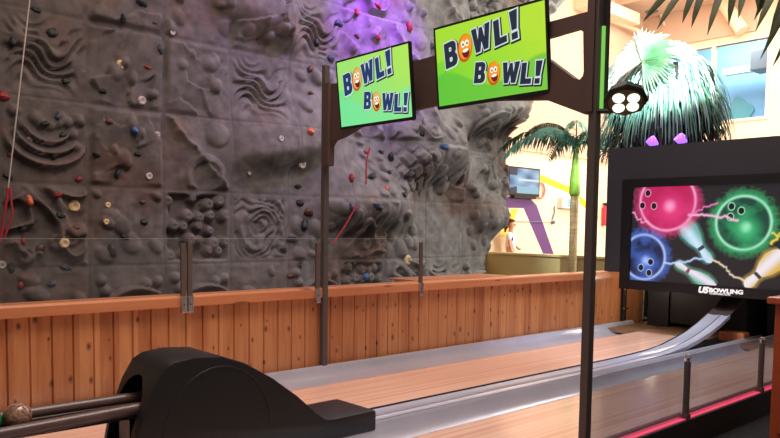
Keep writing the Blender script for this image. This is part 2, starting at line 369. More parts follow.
# ================================================================== LANES
LY0, LYE = -3.0, 9.93
def lane(name, x0, x1, label):
    o = MB().box(x0, x1, LY0, LYE, -.04, 0).build(name, 'lane'); return tag(o, label, 'bowling lane', 'pair of wooden bowling lanes')
lane('bowling_lane', -5.40, -4.40, 'pale wooden bowling lane beside the knotty pine wall')
lane('bowling_lane', -3.63, -2.69, 'pale wooden bowling lane behind the glass railing, nearer the camera')
def gutter(x0, x1, rim, label):
    s = 1
    prof = [(x0, -.03), (x0, .03), (x0+rim*.15, .046), (x0+rim*.4, .052), (x0+rim*.7, .046), (x0+rim*.92, .025), (x0+rim+.02, -.02)]
    a, b = x0+rim+.02, x1-.012
    for i in range(1, 10):
        t = i/10; prof.append((a+(b-a)*t, -.02*(1-t)-.085*math.sin(PI*t)**.8*(1.25-.5*t)))
    prof += [(b, 0), (x1, .004), (x1, -.03)]
    o = MB().sweep(prof, LY0, 10.75, 1).build('gutter', 'gutter', smooth=True, angle=.9)
    return tag(o, label, 'gutter')
gutter(-6.02, -5.40, .07, 'silvery moulded gutter running along the foot of the pine wall')
gutter(-4.0, -3.63, .03, 'silvery moulded gutter between the ball track and the near lane')
# ball track on the divider, rising under the big screen
trk = thing('ball_track', 'grooved silver ball return track between the lanes, curving up under the big screen', 'ball track', (-4.2, 5, 0))
prof_yz = [(3.3, .012), (7.3, .012), (7.8, .018), (8.2, .03), (8.6, .065), (8.95, .12), (9.25, .18), (9.55, .265), (9.85, .37), (10.1, .47), (10.35, .60)]
def ramp(x0, x1, y0, y1, dz, dip, m, name, parent, t=.02):
    ys = [p for p in prof_yz if y0 <= p[0] <= y1]; pts = []
    cols = 9; v = []; f = []
    for y, z in ys:
        for i in range(cols):
            u = i/(cols-1); v.append((x0+(x1-x0)*u, y, z+dz-dip*math.sin(PI*u)))
        v.append((x1, y, z+dz-t)); v.append((x0, y, z+dz-t))
    n = cols+2
    for j in range(len(ys)-1):
        for k in range(n): f.append((j*n+k, j*n+(k+1) % n, (j+1)*n+(k+1) % n, (j+1)*n+k))
    f.append(tuple(range(n-1, -1, -1))); f.append(tuple((len(ys)-1)*n+k for k in range(n)))
    return reparent(MB().add(v, f).build(name, m, smooth=True, angle=.9), parent)
ramp(-4.355, -4.19, 3.3, 9.95, .01, .012, 'track', 'channel', trk)
ramp(-4.175, -4.065, 3.3, 9.95, .01, .010, 'track', 'channel', trk)
M['track_dark'] = mat('track_dark', srgb(70,62,60), .4)  # track colour darkened for the shade at its upper end
ramp(-4.355, -4.065, 9.85, 10.36, .012, .02, 'track_dark', 'upper_chute', trk)
ramp(-4.365, -4.355, 3.3, 9.95, .022, 0, 'bezel', 'side_lip', trk, .05)
ramp(-4.065, -4.055, 3.3, 9.95, .022, 0, 'track', 'side_lip', trk, .05)
tag(MB().box(-4.40, -4.0, LY0, 10.7, -.05, -.012).build('lane_divider', 'matte_black'), 'black divider board lying under the ball track', 'divider')
tag(MB().box(-4.42, -4.375, 3.3, 9.9, -.03, .012).build('divider_trim', 'matte_black'), 'thin black strip between the far lane and the ball track', 'trim')
blk = MB().box(-4.33, -3.98, 10.14, 10.36, -.02, .12); M['orange_wood'] = mat('orange_wood', srgb(176,104,66), .5)
tag(blk.build('support_block', 'orange_wood', bevel=.03), 'orange-brown block under the top of the ball track', 'block')
# pin decks and the black housing beneath the big screen
for x0, x1, lb in ((-5.98, -4.42, 'brown pin deck at the end of the far lane'), (-3.98, -2.6, 'brown pin deck at the end of the near lane')):
    tag(MB().box(x0, x1, 9.93 if x0 < -5 else 9.93, 11.3, -.06, -.004).build('pin_deck', 'pit'), lb, 'pin deck')
hs = thing('pinsetter_housing', 'black pinsetter housing with charcoal surround behind the big screen', 'pinsetter', (-4.2, 10.4, 0))
def hpart(name, mb, m, **k): return reparent(mb.build(name, m, **k), hs)
hpart('surround', MB().box(-6.07, -2.05, 10.0, 10.12, .87, 2.76), 'panel')
hpart('top_panel', MB().box(-6.07, -2.05, 10.12, 11.4, 2.70, 2.76), 'panel')
hpart('side_panel', MB().box(-6.07, -6.0, 10.12, 11.4, .87, 2.70), 'panel')
hpart('side_panel', MB().box(-2.35, -2.25, 9.95, 11.4, -.2, 2.70), 'matte_black')
hpart('back_panel', MB().box(-6.0, -2.3, 11.3, 11.4, -.2, 2.70), 'dark')
hpart('pillar', MB().box(-5.75, -5.40, 10.8, 11.3, -.02, .9), 'matte_black')
hpart('pillar', MB().box(-2.75, -2.35, 9.98, 10.3, -.02, .9), 'matte_black')
M['curtain'] = mat('black_curtain', (.009,.009,.010), .55)
hpart('curtain', MB().box(-5.5, -4.5, 10.85, 10.88, .06, .75), 'curtain')
hpart('curtain', MB().box(-3.95, -2.8, 10.85, 10.88, .06, .75), 'curtain')
pl0 = bpy.data.lights.new('pin_deck_light', 'POINT'); pl0.energy = 7; pl0.color = (1, .82, .6); pl0.shadow_soft_size = .06  # unseen point lamp added to brighten the pine panel and deck
po0 = bpy.data.objects.new('pin_deck_light', pl0); COL.objects.link(po0); po0.location = (-5.45, 10.4, .72)
hpart('divider_wall', MB().box(-4.36, -4.06, 10.4, 11.3, -.02, .7), 'dark')
# big backlit screen
mon = thing('advertising_screen', 'large black-framed screen showing glowing bowling balls and pins over the lane ends', 'screen', (-4.2, 9.93, 1.44))
def mpart(name, mb, m, parent=mon, **k):
    o = mb.build(name, m, **k); reparent(o, mon)
    if parent is not mon: o.parent = parent; o.matrix_parent_inverse = Matrix.Identity(4)
    return o
SX0, SX1, SZ0, SZ1 = -5.57, -2.83, .77, 2.145
frm = MB(); frm.box(-5.73, SX0, 9.86, 9.99, .63, 2.27); frm.box(SX1, -2.67, 9.86, 9.99, .63, 2.27)
frm.box(SX0, SX1, 9.86, 9.99, .63, SZ0); frm.box(SX0, SX1, 9.86, 9.99, SZ1, 2.27)
mpart('frame', frm, 'bezel'); mpart('back_box', MB().box(SX0, SX1, 9.90, 9.99, SZ0, SZ1), 'bezel')
rng = np.random.RandomState(3)
LAT = rng.rand(64, 64)
def vnoise(x, y, s=0):
    x = np.asarray(x, float)+s*7.13; y = np.asarray(y, float)+s*3.71
    xi = np.floor(x).astype(int); yi = np.floor(y).astype(int); fx = x-xi; fy = y-yi
    fx = fx*fx*(3-2*fx); fy = fy*fy*(3-2*fy); g = lambda a, b: LAT[a % 64, b % 64]
    return (g(xi, yi)*(1-fx)+g(xi+1, yi)*fx)*(1-fy)+(g(xi, yi+1)*(1-fx)+g(xi+1, yi+1)*fx)*fy
def fbm(x, y, o=4, s=0): return sum(vnoise(x*2**i, y*2**i, s+i)/2**i for i in range(o))/(2-2**(1-o))
def f_poster(u, v):
    X = SX0+u*(SX1-SX0); Z = SZ0+v*(SZ1-SZ0)
    c = np.zeros(u.shape+(3,)); c[:] = srgb(34,32,36)
    def blend(col, a): c[:] = c*(1-a[..., None])+np.array(col)*a[..., None]
    wob = (fbm(X*14, Z*14, 3)-.5)
    def ball(cx, cz, r, base, dark, light, holes, inner=True):
        d = np.hypot(X-cx, Z-cz)
        glow = np.clip(1-(d-r)/.14-1.2*np.abs(wob), 0, 1)*(d > r*.9)
        blend(base, glow*.75)
        a = smoothstep(r, r-.02, d); blend(dark, a)
        sh = smoothstep(.75*r, 0, np.hypot(X-cx-.12*r, Z-cz+.25*r)); blend(base, a*sh)
        blend(light, a*smoothstep(.3*r, 0, np.hypot(X-cx-.1*r, Z-cz+.15*r))*.85)
        ring = np.exp(-((d-r*.96)/.018)**2); blend(light, ring*.9)
        blend(base, a*np.clip((fbm(X*5, Z*5, 4, 3)-.45)*3, 0, 1)*.5)
        for hx, hz in holes:
            hd = np.hypot((X-hx)*1.15, Z-hz); blend(light, smoothstep(.062, .05, hd)); blend(srgb(16,14,18), smoothstep(.05, .042, hd))
    def pin(p, q, wbig, base, light, band):
        (ax, az), (bx, bz) = p, q; L = math.hypot(bx-ax, bz-az); ux, uz = (bx-ax)/L, (bz-az)/L
        t = ((X-ax)*ux+(Z-az)*uz)/L; s = (X-ax)*(-uz)+(Z-az)*ux
        tt = np.clip(t, 0, 1)
        wd = wbig*np.interp(tt, [0, .1, .25, .45, .62, .72, .86, .95, 1], [.5, .8, 1, .8, .42, .38, .52, .42, .1])
        d = np.abs(s)-wd*(1-0*tt); d = np.where((t < 0) | (t > 1), 1, d)
        blend(base, np.clip(1-(d)/.05, 0, 1)*.45*(d < .5))
        a = smoothstep(0, -.012, d); blend(base, a); blend(light, a*smoothstep(wbig*.9, 0, np.abs(s+.02)))
        b = a*((np.abs(t-.66) < .035)); blend(band, b*.95)
    pin((-4.80, 1.66), (-4.36, 1.08), .135, srgb(110,180,170), srgb(205,230,250), srgb(20,20,40))
    ball(-5.03, 1.93, .43, srgb(235,60,130), srgb(190,30,90), srgb(255,170,215), [(-5.23,1.87), (-5.41,1.88), (-5.33,2.06)])
    ball(-3.96, 1.63, .37, srgb(60,190,120), srgb(20,70,55), srgb(170,245,205), [(-3.99,1.79), (-4.13,1.71), (-4.12,1.85)])
    ball(-5.36, 1.12, .34, srgb(80,120,220), srgb(26,34,70), srgb(180,205,255), [(-5.40,.96), (-5.25,1.05), (-5.27,.89)])
    pin((-4.30, .74), (-4.88, 1.06), .10, srgb(120,190,160), srgb(240,225,245), srgb(150,30,60))
    pin((-3.45, 1.25), (-3.90, .78), .15, srgb(220,180,80), srgb(240,232,240), srgb(20,20,30))
    pin((-3.05, 1.9), (-3.35, 1.55), .1, srgb(230,140,60), srgb(255,220,170), srgb(90,40,20))
    # lightning
    def bolt(p, q, col, wd=.012, seed=1):
        (ax, az), (bx, bz) = p, q; L = math.hypot(bx-ax, bz-az); ux, uz = (bx-ax)/L, (bz-az)/L
        t = ((X-ax)*ux+(Z-az)*uz)/L; s = (X-ax)*(-uz)+(Z-az)*ux+.16*(fbm(t*5, t*0+seed, 3, seed)-.5)*np.sin(np.clip(t, 0, 1)*PI)
        blend(col, np.exp(-(s/wd)**2)*(t > 0)*(t < 1)*.95)
    bolt((-4.72, 1.74), (-4.02, 1.66), srgb(255,190,225), .016, 1); bolt((-4.72, 1.74), (-4.3, 1.9), srgb(240,120,190), .012, 2)
    bolt((-5.57, 1.78), (-5.3, 1.62), srgb(255,160,210), .014, 3); bolt((-5.05, 1.05), (-4.36, 1.12), srgb(190,215,255), .014, 4)
    bolt((-4.4, 1.15), (-3.88, .84), srgb(245,225,190), .012, 5); bolt((-3.6, 1.35), (-3.35, 1.7), srgb(240,220,80), .018, 6); bolt((-3.6, 1.5), (-3.3, 1.45), srgb(240,220,80), .014, 7)
    return c
scr = vcol_screen('screen', 330, 166, (SX0, 9.895, SZ0), (SX1-SX0, 0, 0), (0, 0, SZ1-SZ0), f_poster, 1.0); reparent(scr, mon)
M['logo'] = mat('logo_white', (.85,.85,.85), .5, emit=(.8,.8,.8), es=.25)
text_mesh('brand_lettering', 'U5', .115, 'logo', mon, (-4.43+4.2, -.075, .70-1.44), bold=.007, sx=1.0, shear=.25)
text_mesh('brand_lettering', 'BOWLING', .078, 'logo', mon, (-4.13+4.2, -.075, .706-1.44), bold=.004, sx=1.25)
text_mesh('brand_lettering', 'CORPORATION', .036, 'logo', mon, (-4.21+4.2, -.075, .660-1.44), bold=.001, sx=1.1)

# ================================================================== PINE HALF WALL
pw = thing('pine_half_wall', 'knotty pine boarded half wall with a rounded rail along the far lane', 'half wall', (-6.1, 5, 0))
BW = .165; mb = MB(); y = -2.97
prof = []
while y < 10.5:
    x = -6.06
    y1 = min(y+BW, 10.5)
    prof += [(x-.02, y), (x-.014, y+.004), (x, y+.009), (x, y1-.009), (x-.014, y1-.004), (x-.02, y1)]; y += BW
v = [(a, b, -.02) for a, b in prof]+[(a, b, .83) for a, b in prof]; n = len(prof)
mb.add(v, [(i, i+1, n+i+1, n+i) for i in range(n-1)])
mb.box(-6.17, -6.081, -2.97, 10.5, -.02, .83)
reparent(mb.build('boarding', 'pine'), pw)
rp = [(-5.985, .765), (-5.985, .845), (-5.992, .858), (-6.01, .866), (-6.19, .866), (-6.20, .85), (-6.20, .765)]
reparent(MB().sweep(rp, -2.97, 10.5, 1, True).build('top_rail', 'pine_rail'), pw)
ext = thing('pine_wall_panel', 'short sunlit pine panel under the big screen left corner', 'panel', (-6.1, 10.9, 0))
reparent(MB().box(-6.17, -6.06, 10.66, 11.22, -.02, .84).build('boarding', 'pine'), ext)
pp = thing('wall_pipe', 'thin black pipe with two clips where the pine wall ends', 'pipe', (-6.05, 10.6, 0))
reparent(MB().tube([(-6.05, 10.58, -.02), (-6.05, 10.58, .86)], .045, 10).build('pipe', 'matte_black', smooth=True, angle=.8), pp)
for z in (.24, .56): reparent(MB().box(-6.03, -5.99, 10.52, 10.64, z, z+.02).build('clip', 'chrome'), pp)
ct = thing('pine_counter', 'wide flat pine counter top widening the rail behind the glass end', 'counter', (-6.42, 6.9, 0))
reparent(MB().box(-6.66, -6.205, 6.0, 7.75, .845, .872).build('counter_top', 'pine_rail', bevel=.006), ct)
reparent(MB().box(-6.62, -6.22, 6.05, 7.70, -.02, .845).build('base', 'pine'), ct)
# clear glass screens on the rail, clamped by bronze bars
sills = [(.2, 2.88), (2.965, 4.375), (4.45, 5.845)]
gl_lab = ['clear glass screen on the pine rail, left of the first pair of bars', 'clear glass screen on the pine rail, between the pair of bars and the tall post', 'clear glass screen on the pine rail, right of the tall left post']
for (a, b), lb in zip(sills, gl_lab):
    g = thing('glass_screen', lb, 'glass screen', (-6.0, (a+b)/2, .87), group='glass screens on the pine rail')
    reparent(MB().box(-6.001, -5.993, a, b, .872, 1.375).build('pane', 'glass'), g)
    reparent(MB().box(-6.0015, -5.9925, a, b, 1.375, 1.379).build('edge', 'glass_edge'), g)
bars = [(2.905, 'left bar of the bronze pair on the pine rail'), (2.968, 'right bar of the bronze pair on the pine rail'), (4.385, 'bronze clamp bar directly left of the tall post'), (5.875, 'single bronze clamp bar right of the tall post, at the last glass screen')]
for y, lb in bars:
    t = thing('clamp_bar', lb, 'clamp bar', (-5.975, y, .7), group='bars holding the glass screens')
    reparent(MB().box(-5.99, -5.962, y-.023, y+.023, .74, 1.335).build('bar', 'bronze', bevel=.004), t)
    reparent(MB().box(-5.984, -5.95, y-.027, y+.027, .715, .865).build('foot_clamp', 'chrome', bevel=.005), t)
    reparent(MB().ball((-5.948, y, .79), .008, 8, 6).build('screw', 'bezel'), t)

# ================================================================== NEAR GLASS RAILING
rb = thing('red_kerb', 'glossy red channel at the foot of the near glass railing', 'kerb', (-2.62, 6, 0))
reparent(MB().box(-2.655, -2.585, -1, 9.8, -.03, .012).build('red_channel', 'red_strip'), rb)
reparent(MB().box(-2.69, -2.655, -1, 9.8, -.04, .03).build('inner_lip', 'matte_black'), rb)
reparent(MB().box(-2.585, -2.56, -1, 9.8, -.22, .006).build('fascia', 'matte_black'), rb)
for (a, b), lb in zip([(4.16, 5.52), (5.58, 7.02), (7.08, 8.5)], ['dusty glass railing panel right beside the tall right post', 'dusty glass railing panel between the two short railing posts', 'dusty glass railing panel beside the red-brown cabinet']):
    tag(MB().box(-2.624, -2.614, a, b, .012, .515).build('railing_glass', 'glass_rail'), lb, 'glass panel', 'near railing glass')
for y, lb in [(5.55, 'short brown railing post left of the cabinet, nearer one'), (7.05, 'short brown railing post directly beside the red-brown cabinet')]:
    t = thing('railing_post', lb, 'railing post', (-2.60, y, 0), group='posts of the near railing')
    reparent(MB().tube([(-2.6, y, -.1), (-2.6, y, .47)], .026, 14).build('shaft', 'post', smooth=True, angle=.8), t)
    reparent(MB().tube([(-2.6, y, .47), (-2.6, y, .49), (-2.6, y, .50), (-2.6, y, .525)], [.018, .018, .026, .02], 12).build('cap', 'chrome', smooth=True, angle=.8), t)
    reparent(MB().box(-2.65, -2.57, y-.03, y+.03, .012, .05).build('foot', 'post', bevel=.005), t)
kc = thing('cabinet', 'red-brown wooden cabinet cut off by the right picture edge', 'cabinet', (-1.9, 6.45, -.22))
reparent(MB().box(-2.19, -1.6, 6.17, 6.75, -.22, .93).build('body', 'cabinet', bevel=.01), kc)
reparent(MB().box(-2.13, -1.66, 6.155, 6.17, -.12, .85).build('door', 'cabinet', bevel=.006), kc)
reparent(MB().box(-2.24, -1.55, 6.12, 6.80, .93, .985).build('top', 'cabinet', bevel=.012), kc)

# ================================================================== POSTS AND TRUSS
t = thing('television_gantry', 'dark brown steel frame of two tall posts and a cut-out beam holding the televisions', 'frame', (-6.0, 4.49, 0))
def tp(name, mb, m, **k): return reparent(mb.build(name, m, **k), t)
tp('post', MB().box(-6.03, -5.97, 4.46, 4.52, -.02, 3.15), 'post', bevel=.004)
tp('post', MB().box(-2.625, -2.567, 4.07, 4.13, -.2, 3.6), 'post', bevel=.004)
tp('bracket', MB().box(-5.95, -5.86, 4.42, 4.50, 2.12, 2.95), 'brown_steel', bevel=.004)
tp('bracket', MB().box(-2.645, -2.59, 4.055, 4.10, 2.26, 3.6), 'brown_steel', bevel=.004)
bl = math.hypot(3.4, .39); ang = math.atan2(-.39, 3.4)
sx_ = lambda X: (X+6.0)
outer = [(.03, 2.24), (.21, 2.37), (.38, 2.39), (.65, 2.45), (1.2, 2.50), (1.76, 2.51), (2.4, 2.47), (3.03, 2.39), (3.37, 2.25), (3.40, 2.25), (3.40, 2.905), (3.0, 2.914), (1.75, 2.916), (.20, 2.93), (.03, 2.93)]
h1 = [(-2.84, 2.89), (-3.25, 2.87), (-3.32, 2.84), (-3.30, 2.80), (-3.1, 2.70), (-2.88, 2.54), (-2.85, 2.525), (-2.82, 2.53), (-2.815, 2.56), (-2.815, 2.86)]
h2 = [(-5.7, 2.80), (-5.35, 2.82), (-5.31, 2.79), (-5.33, 2.75), (-5.60, 2.55), (-5.68, 2.52), (-5.72, 2.55), (-5.73, 2.77)]
pl = plate('beam', outer, [[(3.29, 2.815), (3.0, 2.81), (2.75, 2.81), (2.70, 2.78), (2.72, 2.75), (3.03, 2.67), (3.27, 2.497), (3.315, 2.483), (3.34, 2.50), (3.347, 2.53), (3.333, 2.785)], [(.35, 2.82), (.70, 2.82), (.73, 2.79), (.68, 2.72), (.42, 2.56), (.36, 2.55), (.33, 2.58), (.33, 2.79)]], .05, 'brown_steel', t)
pl.location = (0, 0, 0); pl.rotation_euler = (0, 0, ang)
for yy in (-.001, ):
    pass
M['green_led'] = mat('green_led', (.10,.16,.05), .4, emit=srgb(120,196,84), es=1.0)  # glowing strip stands in for a green reflection on the post side
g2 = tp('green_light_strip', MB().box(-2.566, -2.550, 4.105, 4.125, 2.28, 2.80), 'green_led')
tp('side_cover', MB().box(-2.60, -2.535, 4.13, 4.15, 2.28, 3.6), 'matte_black')
# LED floodlight
ax = Vector((.30, -.50, -.80)).normalized(); pc = Vector((-2.350, 4.05, 2.30))
fl = thing('floodlight', 'small round black floodlight with four glowing lenses fixed to the tall right post', 'floodlight', tuple(pc))
q = ax.to_track_quat('Z', 'Y').to_matrix().to_4x4()
def fpart(name, mb, m, parent=fl, **k):
    o = mb.build(name, m, **k); o.data.transform(q @ Matrix.Scale(1.18, 4)); o.parent = parent; return o
hb = MB(); hb.tube([(0,0,-.10), (0,0,-.06), (0,0,-.03), (0,0,.0), (0,0,.012)], [.045, .07, .105, .112, .10], 8)
fpart('housing', hb, 'matte_black')
M['reflector'] = mat('reflector', srgb(96,92,70), .35, .4); M['led'] = mat('led_lens', (1,1,.9), .3, emit=(1,.96,.78), es=1.6)
fpart('reflector', MB().tube([(0,0,.012), (0,0,.016)], .088, 24), 'reflector')
for a, b in ((.038,.03), (-.036,.034), (-.034,-.036), (.036,-.03)):
    fpart('lens', MB().tube([(a, b, .016), (a, b, .022), (a, b, .026)], [.031, .029, .015], 16), 'led', smooth=True)
o = MB().tube([(-2.61, 4.09, 2.27), (-2.50, 4.09, 2.255), (-2.40, 4.10, 2.255)], .016, 8).build('arm', 'matte_black'); reparent(o, fl)
o = MB().tube([(-2.49, 4.09, 2.255), (-2.50, 4.11, 2.31), (-2.42, 4.11, 2.34)], .014, 8).build('yoke', 'matte_black'); reparent(o, fl)

# ================================================================== TELEVISIONS
M['navy'] = mat('letter_navy', (.01,.01,.02), .4, emit=srgb(28,40,58), es=1.0)
M['navyL'] = mat('letter_blue', (.01,.01,.02), .4, emit=srgb(22,56,104), es=1.0)
M['outl'] = mat('letter_outline', (.1,.1,.1), .4, emit=srgb(205,222,226), es=1.0)
M['shadow'] = mat('letter_edge', (.01,.01,.01), .4, emit=srgb(24,30,30), es=1.0)
M['face'] = mat('letter_orange', (.1,.05,.01), .4, emit=srgb(240,150,30), es=1.0)
M['faceE'] = mat('letter_orange_edge', (.1,.05,.01), .4, emit=srgb(196,84,22), es=1.0)
M['eye'] = mat('letter_eye', (.1,.1,.1), .4, emit=srgb(250,250,240), es=1.0)
M['mouth'] = mat('letter_mouth', (.02,.01,.01), .4, emit=srgb(110,20,20), es=1.0)
M['faceL'] = mat('letter_peach', (.1,.05,.01), .4, emit=srgb(226,176,110), es=1.0)
def disc(cx, cz, rx, rz, y, t=.0015, n=28, rot=0, cut=None):
    pts = []
    for i in range(n):
        a = 2*PI*i/n; x, z = rx*math.cos(a), rz*math.sin(a)
        if cut is not None and z > cut*rz: z = cut*rz
        pts.append((cx+x*math.cos(rot)-z*math.sin(rot), cz+x*math.sin(rot)+z*math.cos(rot)))
    v = [(x, y, z) for x, z in pts]+[(x, y-t, z) for x, z in pts]
    return MB().add(v, [tuple(range(n)), tuple(range(2*n-1, n-1, -1))]+[(i, (i+1) % n, n+(i+1) % n, n+i) for i in range(n)])
GLYPH = {'B': [[(0,0),(.5,0),(.64,.06),(.71,.2),(.69,.40),(.59,.51),(.66,.62),(.67,.84),(.60,.95),(.46,1),(0,1)], [(.25,.2),(.42,.2),(.45,.30),(.42,.40),(.25,.40)], [(.25,.61),(.40,.61),(.43,.70),(.40,.80),(.25,.80)]],
 'W': [[(0,1),(.27,1),(.34,.42),(.46,.95),(.62,.95),(.74,.42),(.81,1),(1.08,1),(.90,0),(.65,0),(.54,.46),(.43,0),(.18,0)]],
 'L': [[(0,0),(.62,0),(.62,.24),(.27,.24),(.27,1),(0,1)]], '!': [[(.03,.34),(.23,.34),(.29,1),(-.03,1)], [(.01,0),(.25,0),(.25,.22),(.01,.22)]]}
def block_letter(name, ch, size, m, parent, loc, rz, off, sx=1.0):
    cu = bpy.data.curves.new(name, 'CURVE'); cu.dimensions = '2D'; cu.fill_mode = 'BOTH'; cu.extrude = .0008/size; cu.offset = off
    w_ = max(p[0] for p in GLYPH[ch][0])+min(p[0] for p in GLYPH[ch][0])
    for pts in GLYPH[ch]:
        sp = cu.splines.new('POLY'); sp.points.add(len(pts)-1); sp.use_cyclic_u = True
        for p, (a, b) in zip(sp.points, pts): p.co = (a-w_/2+.10*(b-.5), b-.5, 0, 1)
    t_ = bpy.data.objects.new('tmp', cu); COL.objects.link(t_)
    dg = bpy.context.evaluated_depsgraph_get(); dg.update()
    me = bpy.data.meshes.new_from_object(t_.evaluated_get(dg)); bpy.data.objects.remove(t_); bpy.data.curves.remove(cu)
    me.transform(Matrix.Translation(loc) @ Matrix.Rotation(PI/2, 4, 'X') @ Matrix.Rotation(rz, 4, 'Z') @ Matrix.Diagonal((size*sx, size, size, 1)))
    me.materials.clear(); me.materials.append(M[m]); o = bpy.data.objects.new(name, me); COL.objects.link(o); o.parent = parent; return o
def make_tv(loc, rot, label, letters, face, c0, c1, c2, depth_y):
    W, H = 1.094, .628
    t = thing('television', label, 'television', loc, rot, 'televisions hung on the brown beam')
    MB().box(-W/2, W/2, .006, .028, -H/2, H/2).build('casing', 'bezel', t, bevel=.008)
    bz = MB(); b = .016
    bz.box(-W/2, -W/2+b, -.004, .008, -H/2, H/2); bz.box(W/2-b, W/2, -.004, .008, -H/2, H/2)
    bz.box(-W/2+b, W/2-b, -.004, .008, -H/2, -H/2+b*1.6); bz.box(-W/2+b, W/2-b, -.004, .008, H/2-b, H/2)
    bz.build('bezel', 'bezel', t)
    w0, w1, z0, z1 = -W/2+b, W/2-b, -H/2+b*1.6, H/2-b
    def fn(u, v):
        k = u*.6+(1-v)*.5; c = np.zeros(u.shape+(3,)); A, B, D = map(np.array, (c0, c1, c2))
        s1 = smoothstep(-.02, .02, v-(.30+.12*np.sin(u*7+1))); s2 = smoothstep(-.02, .02, v-(.66+.1*np.sin(u*6-1.2)))
        c[:] = A+(B-A)*np.clip(u*.8+v*.2, 0, 1)[..., None]
        c[:] = c*(1-.7*(1-s1)[..., None])+D*(.7*(1-s1))[..., None]
        c[:] = c*(1-.55*s2[..., None])+B*(.55*s2)[..., None]
        return c
    s = vcol_screen('screen', 90, 50, (w0, .0, z0), (w1-w0, 0, 0), (0, 0, z1-z0), fn, 1.0, t)
    P = lambda u, v: (-W/2+u*W, H/2-v*H)
    fc, fe_ = face
    def letter(ch, u, v, size, rz, sx=1.0):
        x, z = P(u, v)
        block_letter('letter_edge', ch, size, 'shadow', s, (x+.005, -.0025, z-.007), rz, .100, sx)
        block_letter('letter_outline', ch, size, 'outl', s, (x, -.0045, z), rz, .062, sx)
        block_letter('letter', ch, size, letters, s, (x, -.007, z), rz, .012, sx)
    def face_o(u, v, rx, rz_, rot):
        x, z = P(u, v)
        disc(x, z, rx*1.08, rz_*1.06, -.0065, rot=rot).build('letter_o', fe_, s)
        disc(x+.006, z+.008, rx*.92, rz_*.92, -.0085, rot=rot).build('letter_o_face', fc, s)
        for sxx, szz in ((-.22, .30), (.38, .34)):
            disc(x+rx*sxx, z+rz_*szz, rx*.27, rz_*.25, -.0105).build('eye', 'eye', s)
            disc(x+rx*(sxx+.05), z+rz_*(szz-.03), rx*.11, rz_*.11, -.0125).build('pupil', 'shadow', s)
        disc(x+rx*.15, z-rz_*.28, rx*.55, rz_*.48, -.0105, cut=.25, rot=.15).build('mouth', 'mouth', s)
        disc(x+rx*.15, z-rz_*.20, rx*.45, rz_*.12, -.0125, rot=.15).build('teeth', 'eye', s)
    a1 = R(9); a2 = R(-5)
    letter('B', .165, .36, .185, a1); face_o(.302, .325, .070, .098, R(-12))
    letter('W', .455, .26, .172, a1, .98); letter('L', .622, .235, .172, a1, 1.05); letter('!', .74, .20, .19, a1, 1.1)
    letter('B', .43, .645, .148, a2); face_o(.552, .684, .058, .080, R(-8))
    letter('W', .695, .71, .142, a2, 1.0); letter('L', .825, .75, .142, a2, 1.05); letter('!', .918, .76, .150, a2, 1.1)
    MB().box(-.2, .2, .028, .05+depth_y, -.15, .15).build('wall_mount', 'matte_black', t)
    return t
make_tv((-3.505, 4.10, 2.75), (R(6.5), R(.5), R(-1.7)), 'larger-looking right television with a vivid green BOWL! BOWL! picture', 'navy', ('face', 'faceE'), srgb(112,214,48), srgb(186,226,56), srgb(84,190,62), .05)
make_tv((-4.862, 4.15, 2.716), (R(6.7), R(1.2), R(-4.6)), 'left television beside the tall left post with a paler green BOWL! BOWL! picture', 'navyL', ('faceL', 'faceE'), srgb(112,226,142), srgb(176,232,92), srgb(120,232,160), .12)

# ================================================================== BALL RETURN
br_ = thing('ball_return', 'black hooded ball return with a round side emboss and brown rails', 'ball return', (-4.2, 2.4, 0))
pf = [(1.58, 0), (1.64, .30), (1.73, .54), (1.80, .655), (1.86, .69), (2.0, .705), (2.18, .69), (2.34, .63), (2.55, .505), (2.75, .355), (2.90, .22), (2.99, .155), (3.06, .148), (3.45, .148), (3.45, -.01)]
v = [(-4.425, y, z) for y, z in pf]+[(-3.95, y, z) for y, z in pf]; n = len(pf)
hood = MB().add(v, [tuple(range(n)), tuple(range(2*n-1, n-1, -1))]+[(i, (i+1) % n, n+(i+1) % n, n+i) for i in range(n)]).build('hood', 'black', bevel=.022)
cut = MB(); cp = [(-4.37, -.1), (-4.37, .40)]+[(-4.205-.165*math.cos(PI*i/10), .40+.19*math.sin(PI*i/10)) for i in range(1, 10)]+[(-4.04, .40), (-4.04, -.1)]
k = len(cp); cut.add([(x, 1.3, z) for x, z in cp]+[(x, 2.15, z) for x, z in cp], [tuple(range(k)), tuple(range(2*k-1, k-1, -1))]+[(i, (i+1) % k, k+(i+1) % k, k+i) for i in range(k)])
co = cut.build('cutter', 'dark')
md = hood.modifiers.new('b', 'BOOLEAN'); md.object = co; md.operation = 'DIFFERENCE'; md.solver = 'EXACT'
dg = bpy.context.evaluated_depsgraph_get(); dg.update(); nm = bpy.data.meshes.new_from_object(hood.evaluated_get(dg))
hood.modifiers.clear(); hood.data = nm; bpy.data.objects.remove(co)
nm.polygons.foreach_set('use_smooth', [True]*len(nm.polygons)); nm.set_sharp_from_angle(angle=.6)
reparent(hood, br_)
dsk = MB(); prs = [(2.21+.36*math.cos(a), .215+.385*math.sin(a)) for a in [PI*i/30*1.0 for i in range(31)]]
prs = [(2.16+.37*math.cos(PI*i/30), .19+.44*math.sin(PI*i/30)) for i in range(31)]
ring = MB(); ring.tube([(-3.95, y, z) for y, z in prs], .0045, 6); reparent(ring.build('side_emboss', 'black', smooth=True), br_)
reparent(MB().box(-4.36, -4.05, 2.0, 2.1, 0, .58).build('inner_flap', 'dark'), br_)
for x, z0, z1 in ((-4.31, .425, .425), (-4.095, .39, .42)):
    reparent(MB().tube([(x, -1.3, z0), (x, .9, z0), (x, 2.05, z1)], .036, 16).build('rail', 'tube', smooth=True, angle=.9), br_)
reparent(MB().box(-4.33, -4.10, -1.3, 2.0, .35, .402).build('tray', 'dark', bevel=.01), br_)
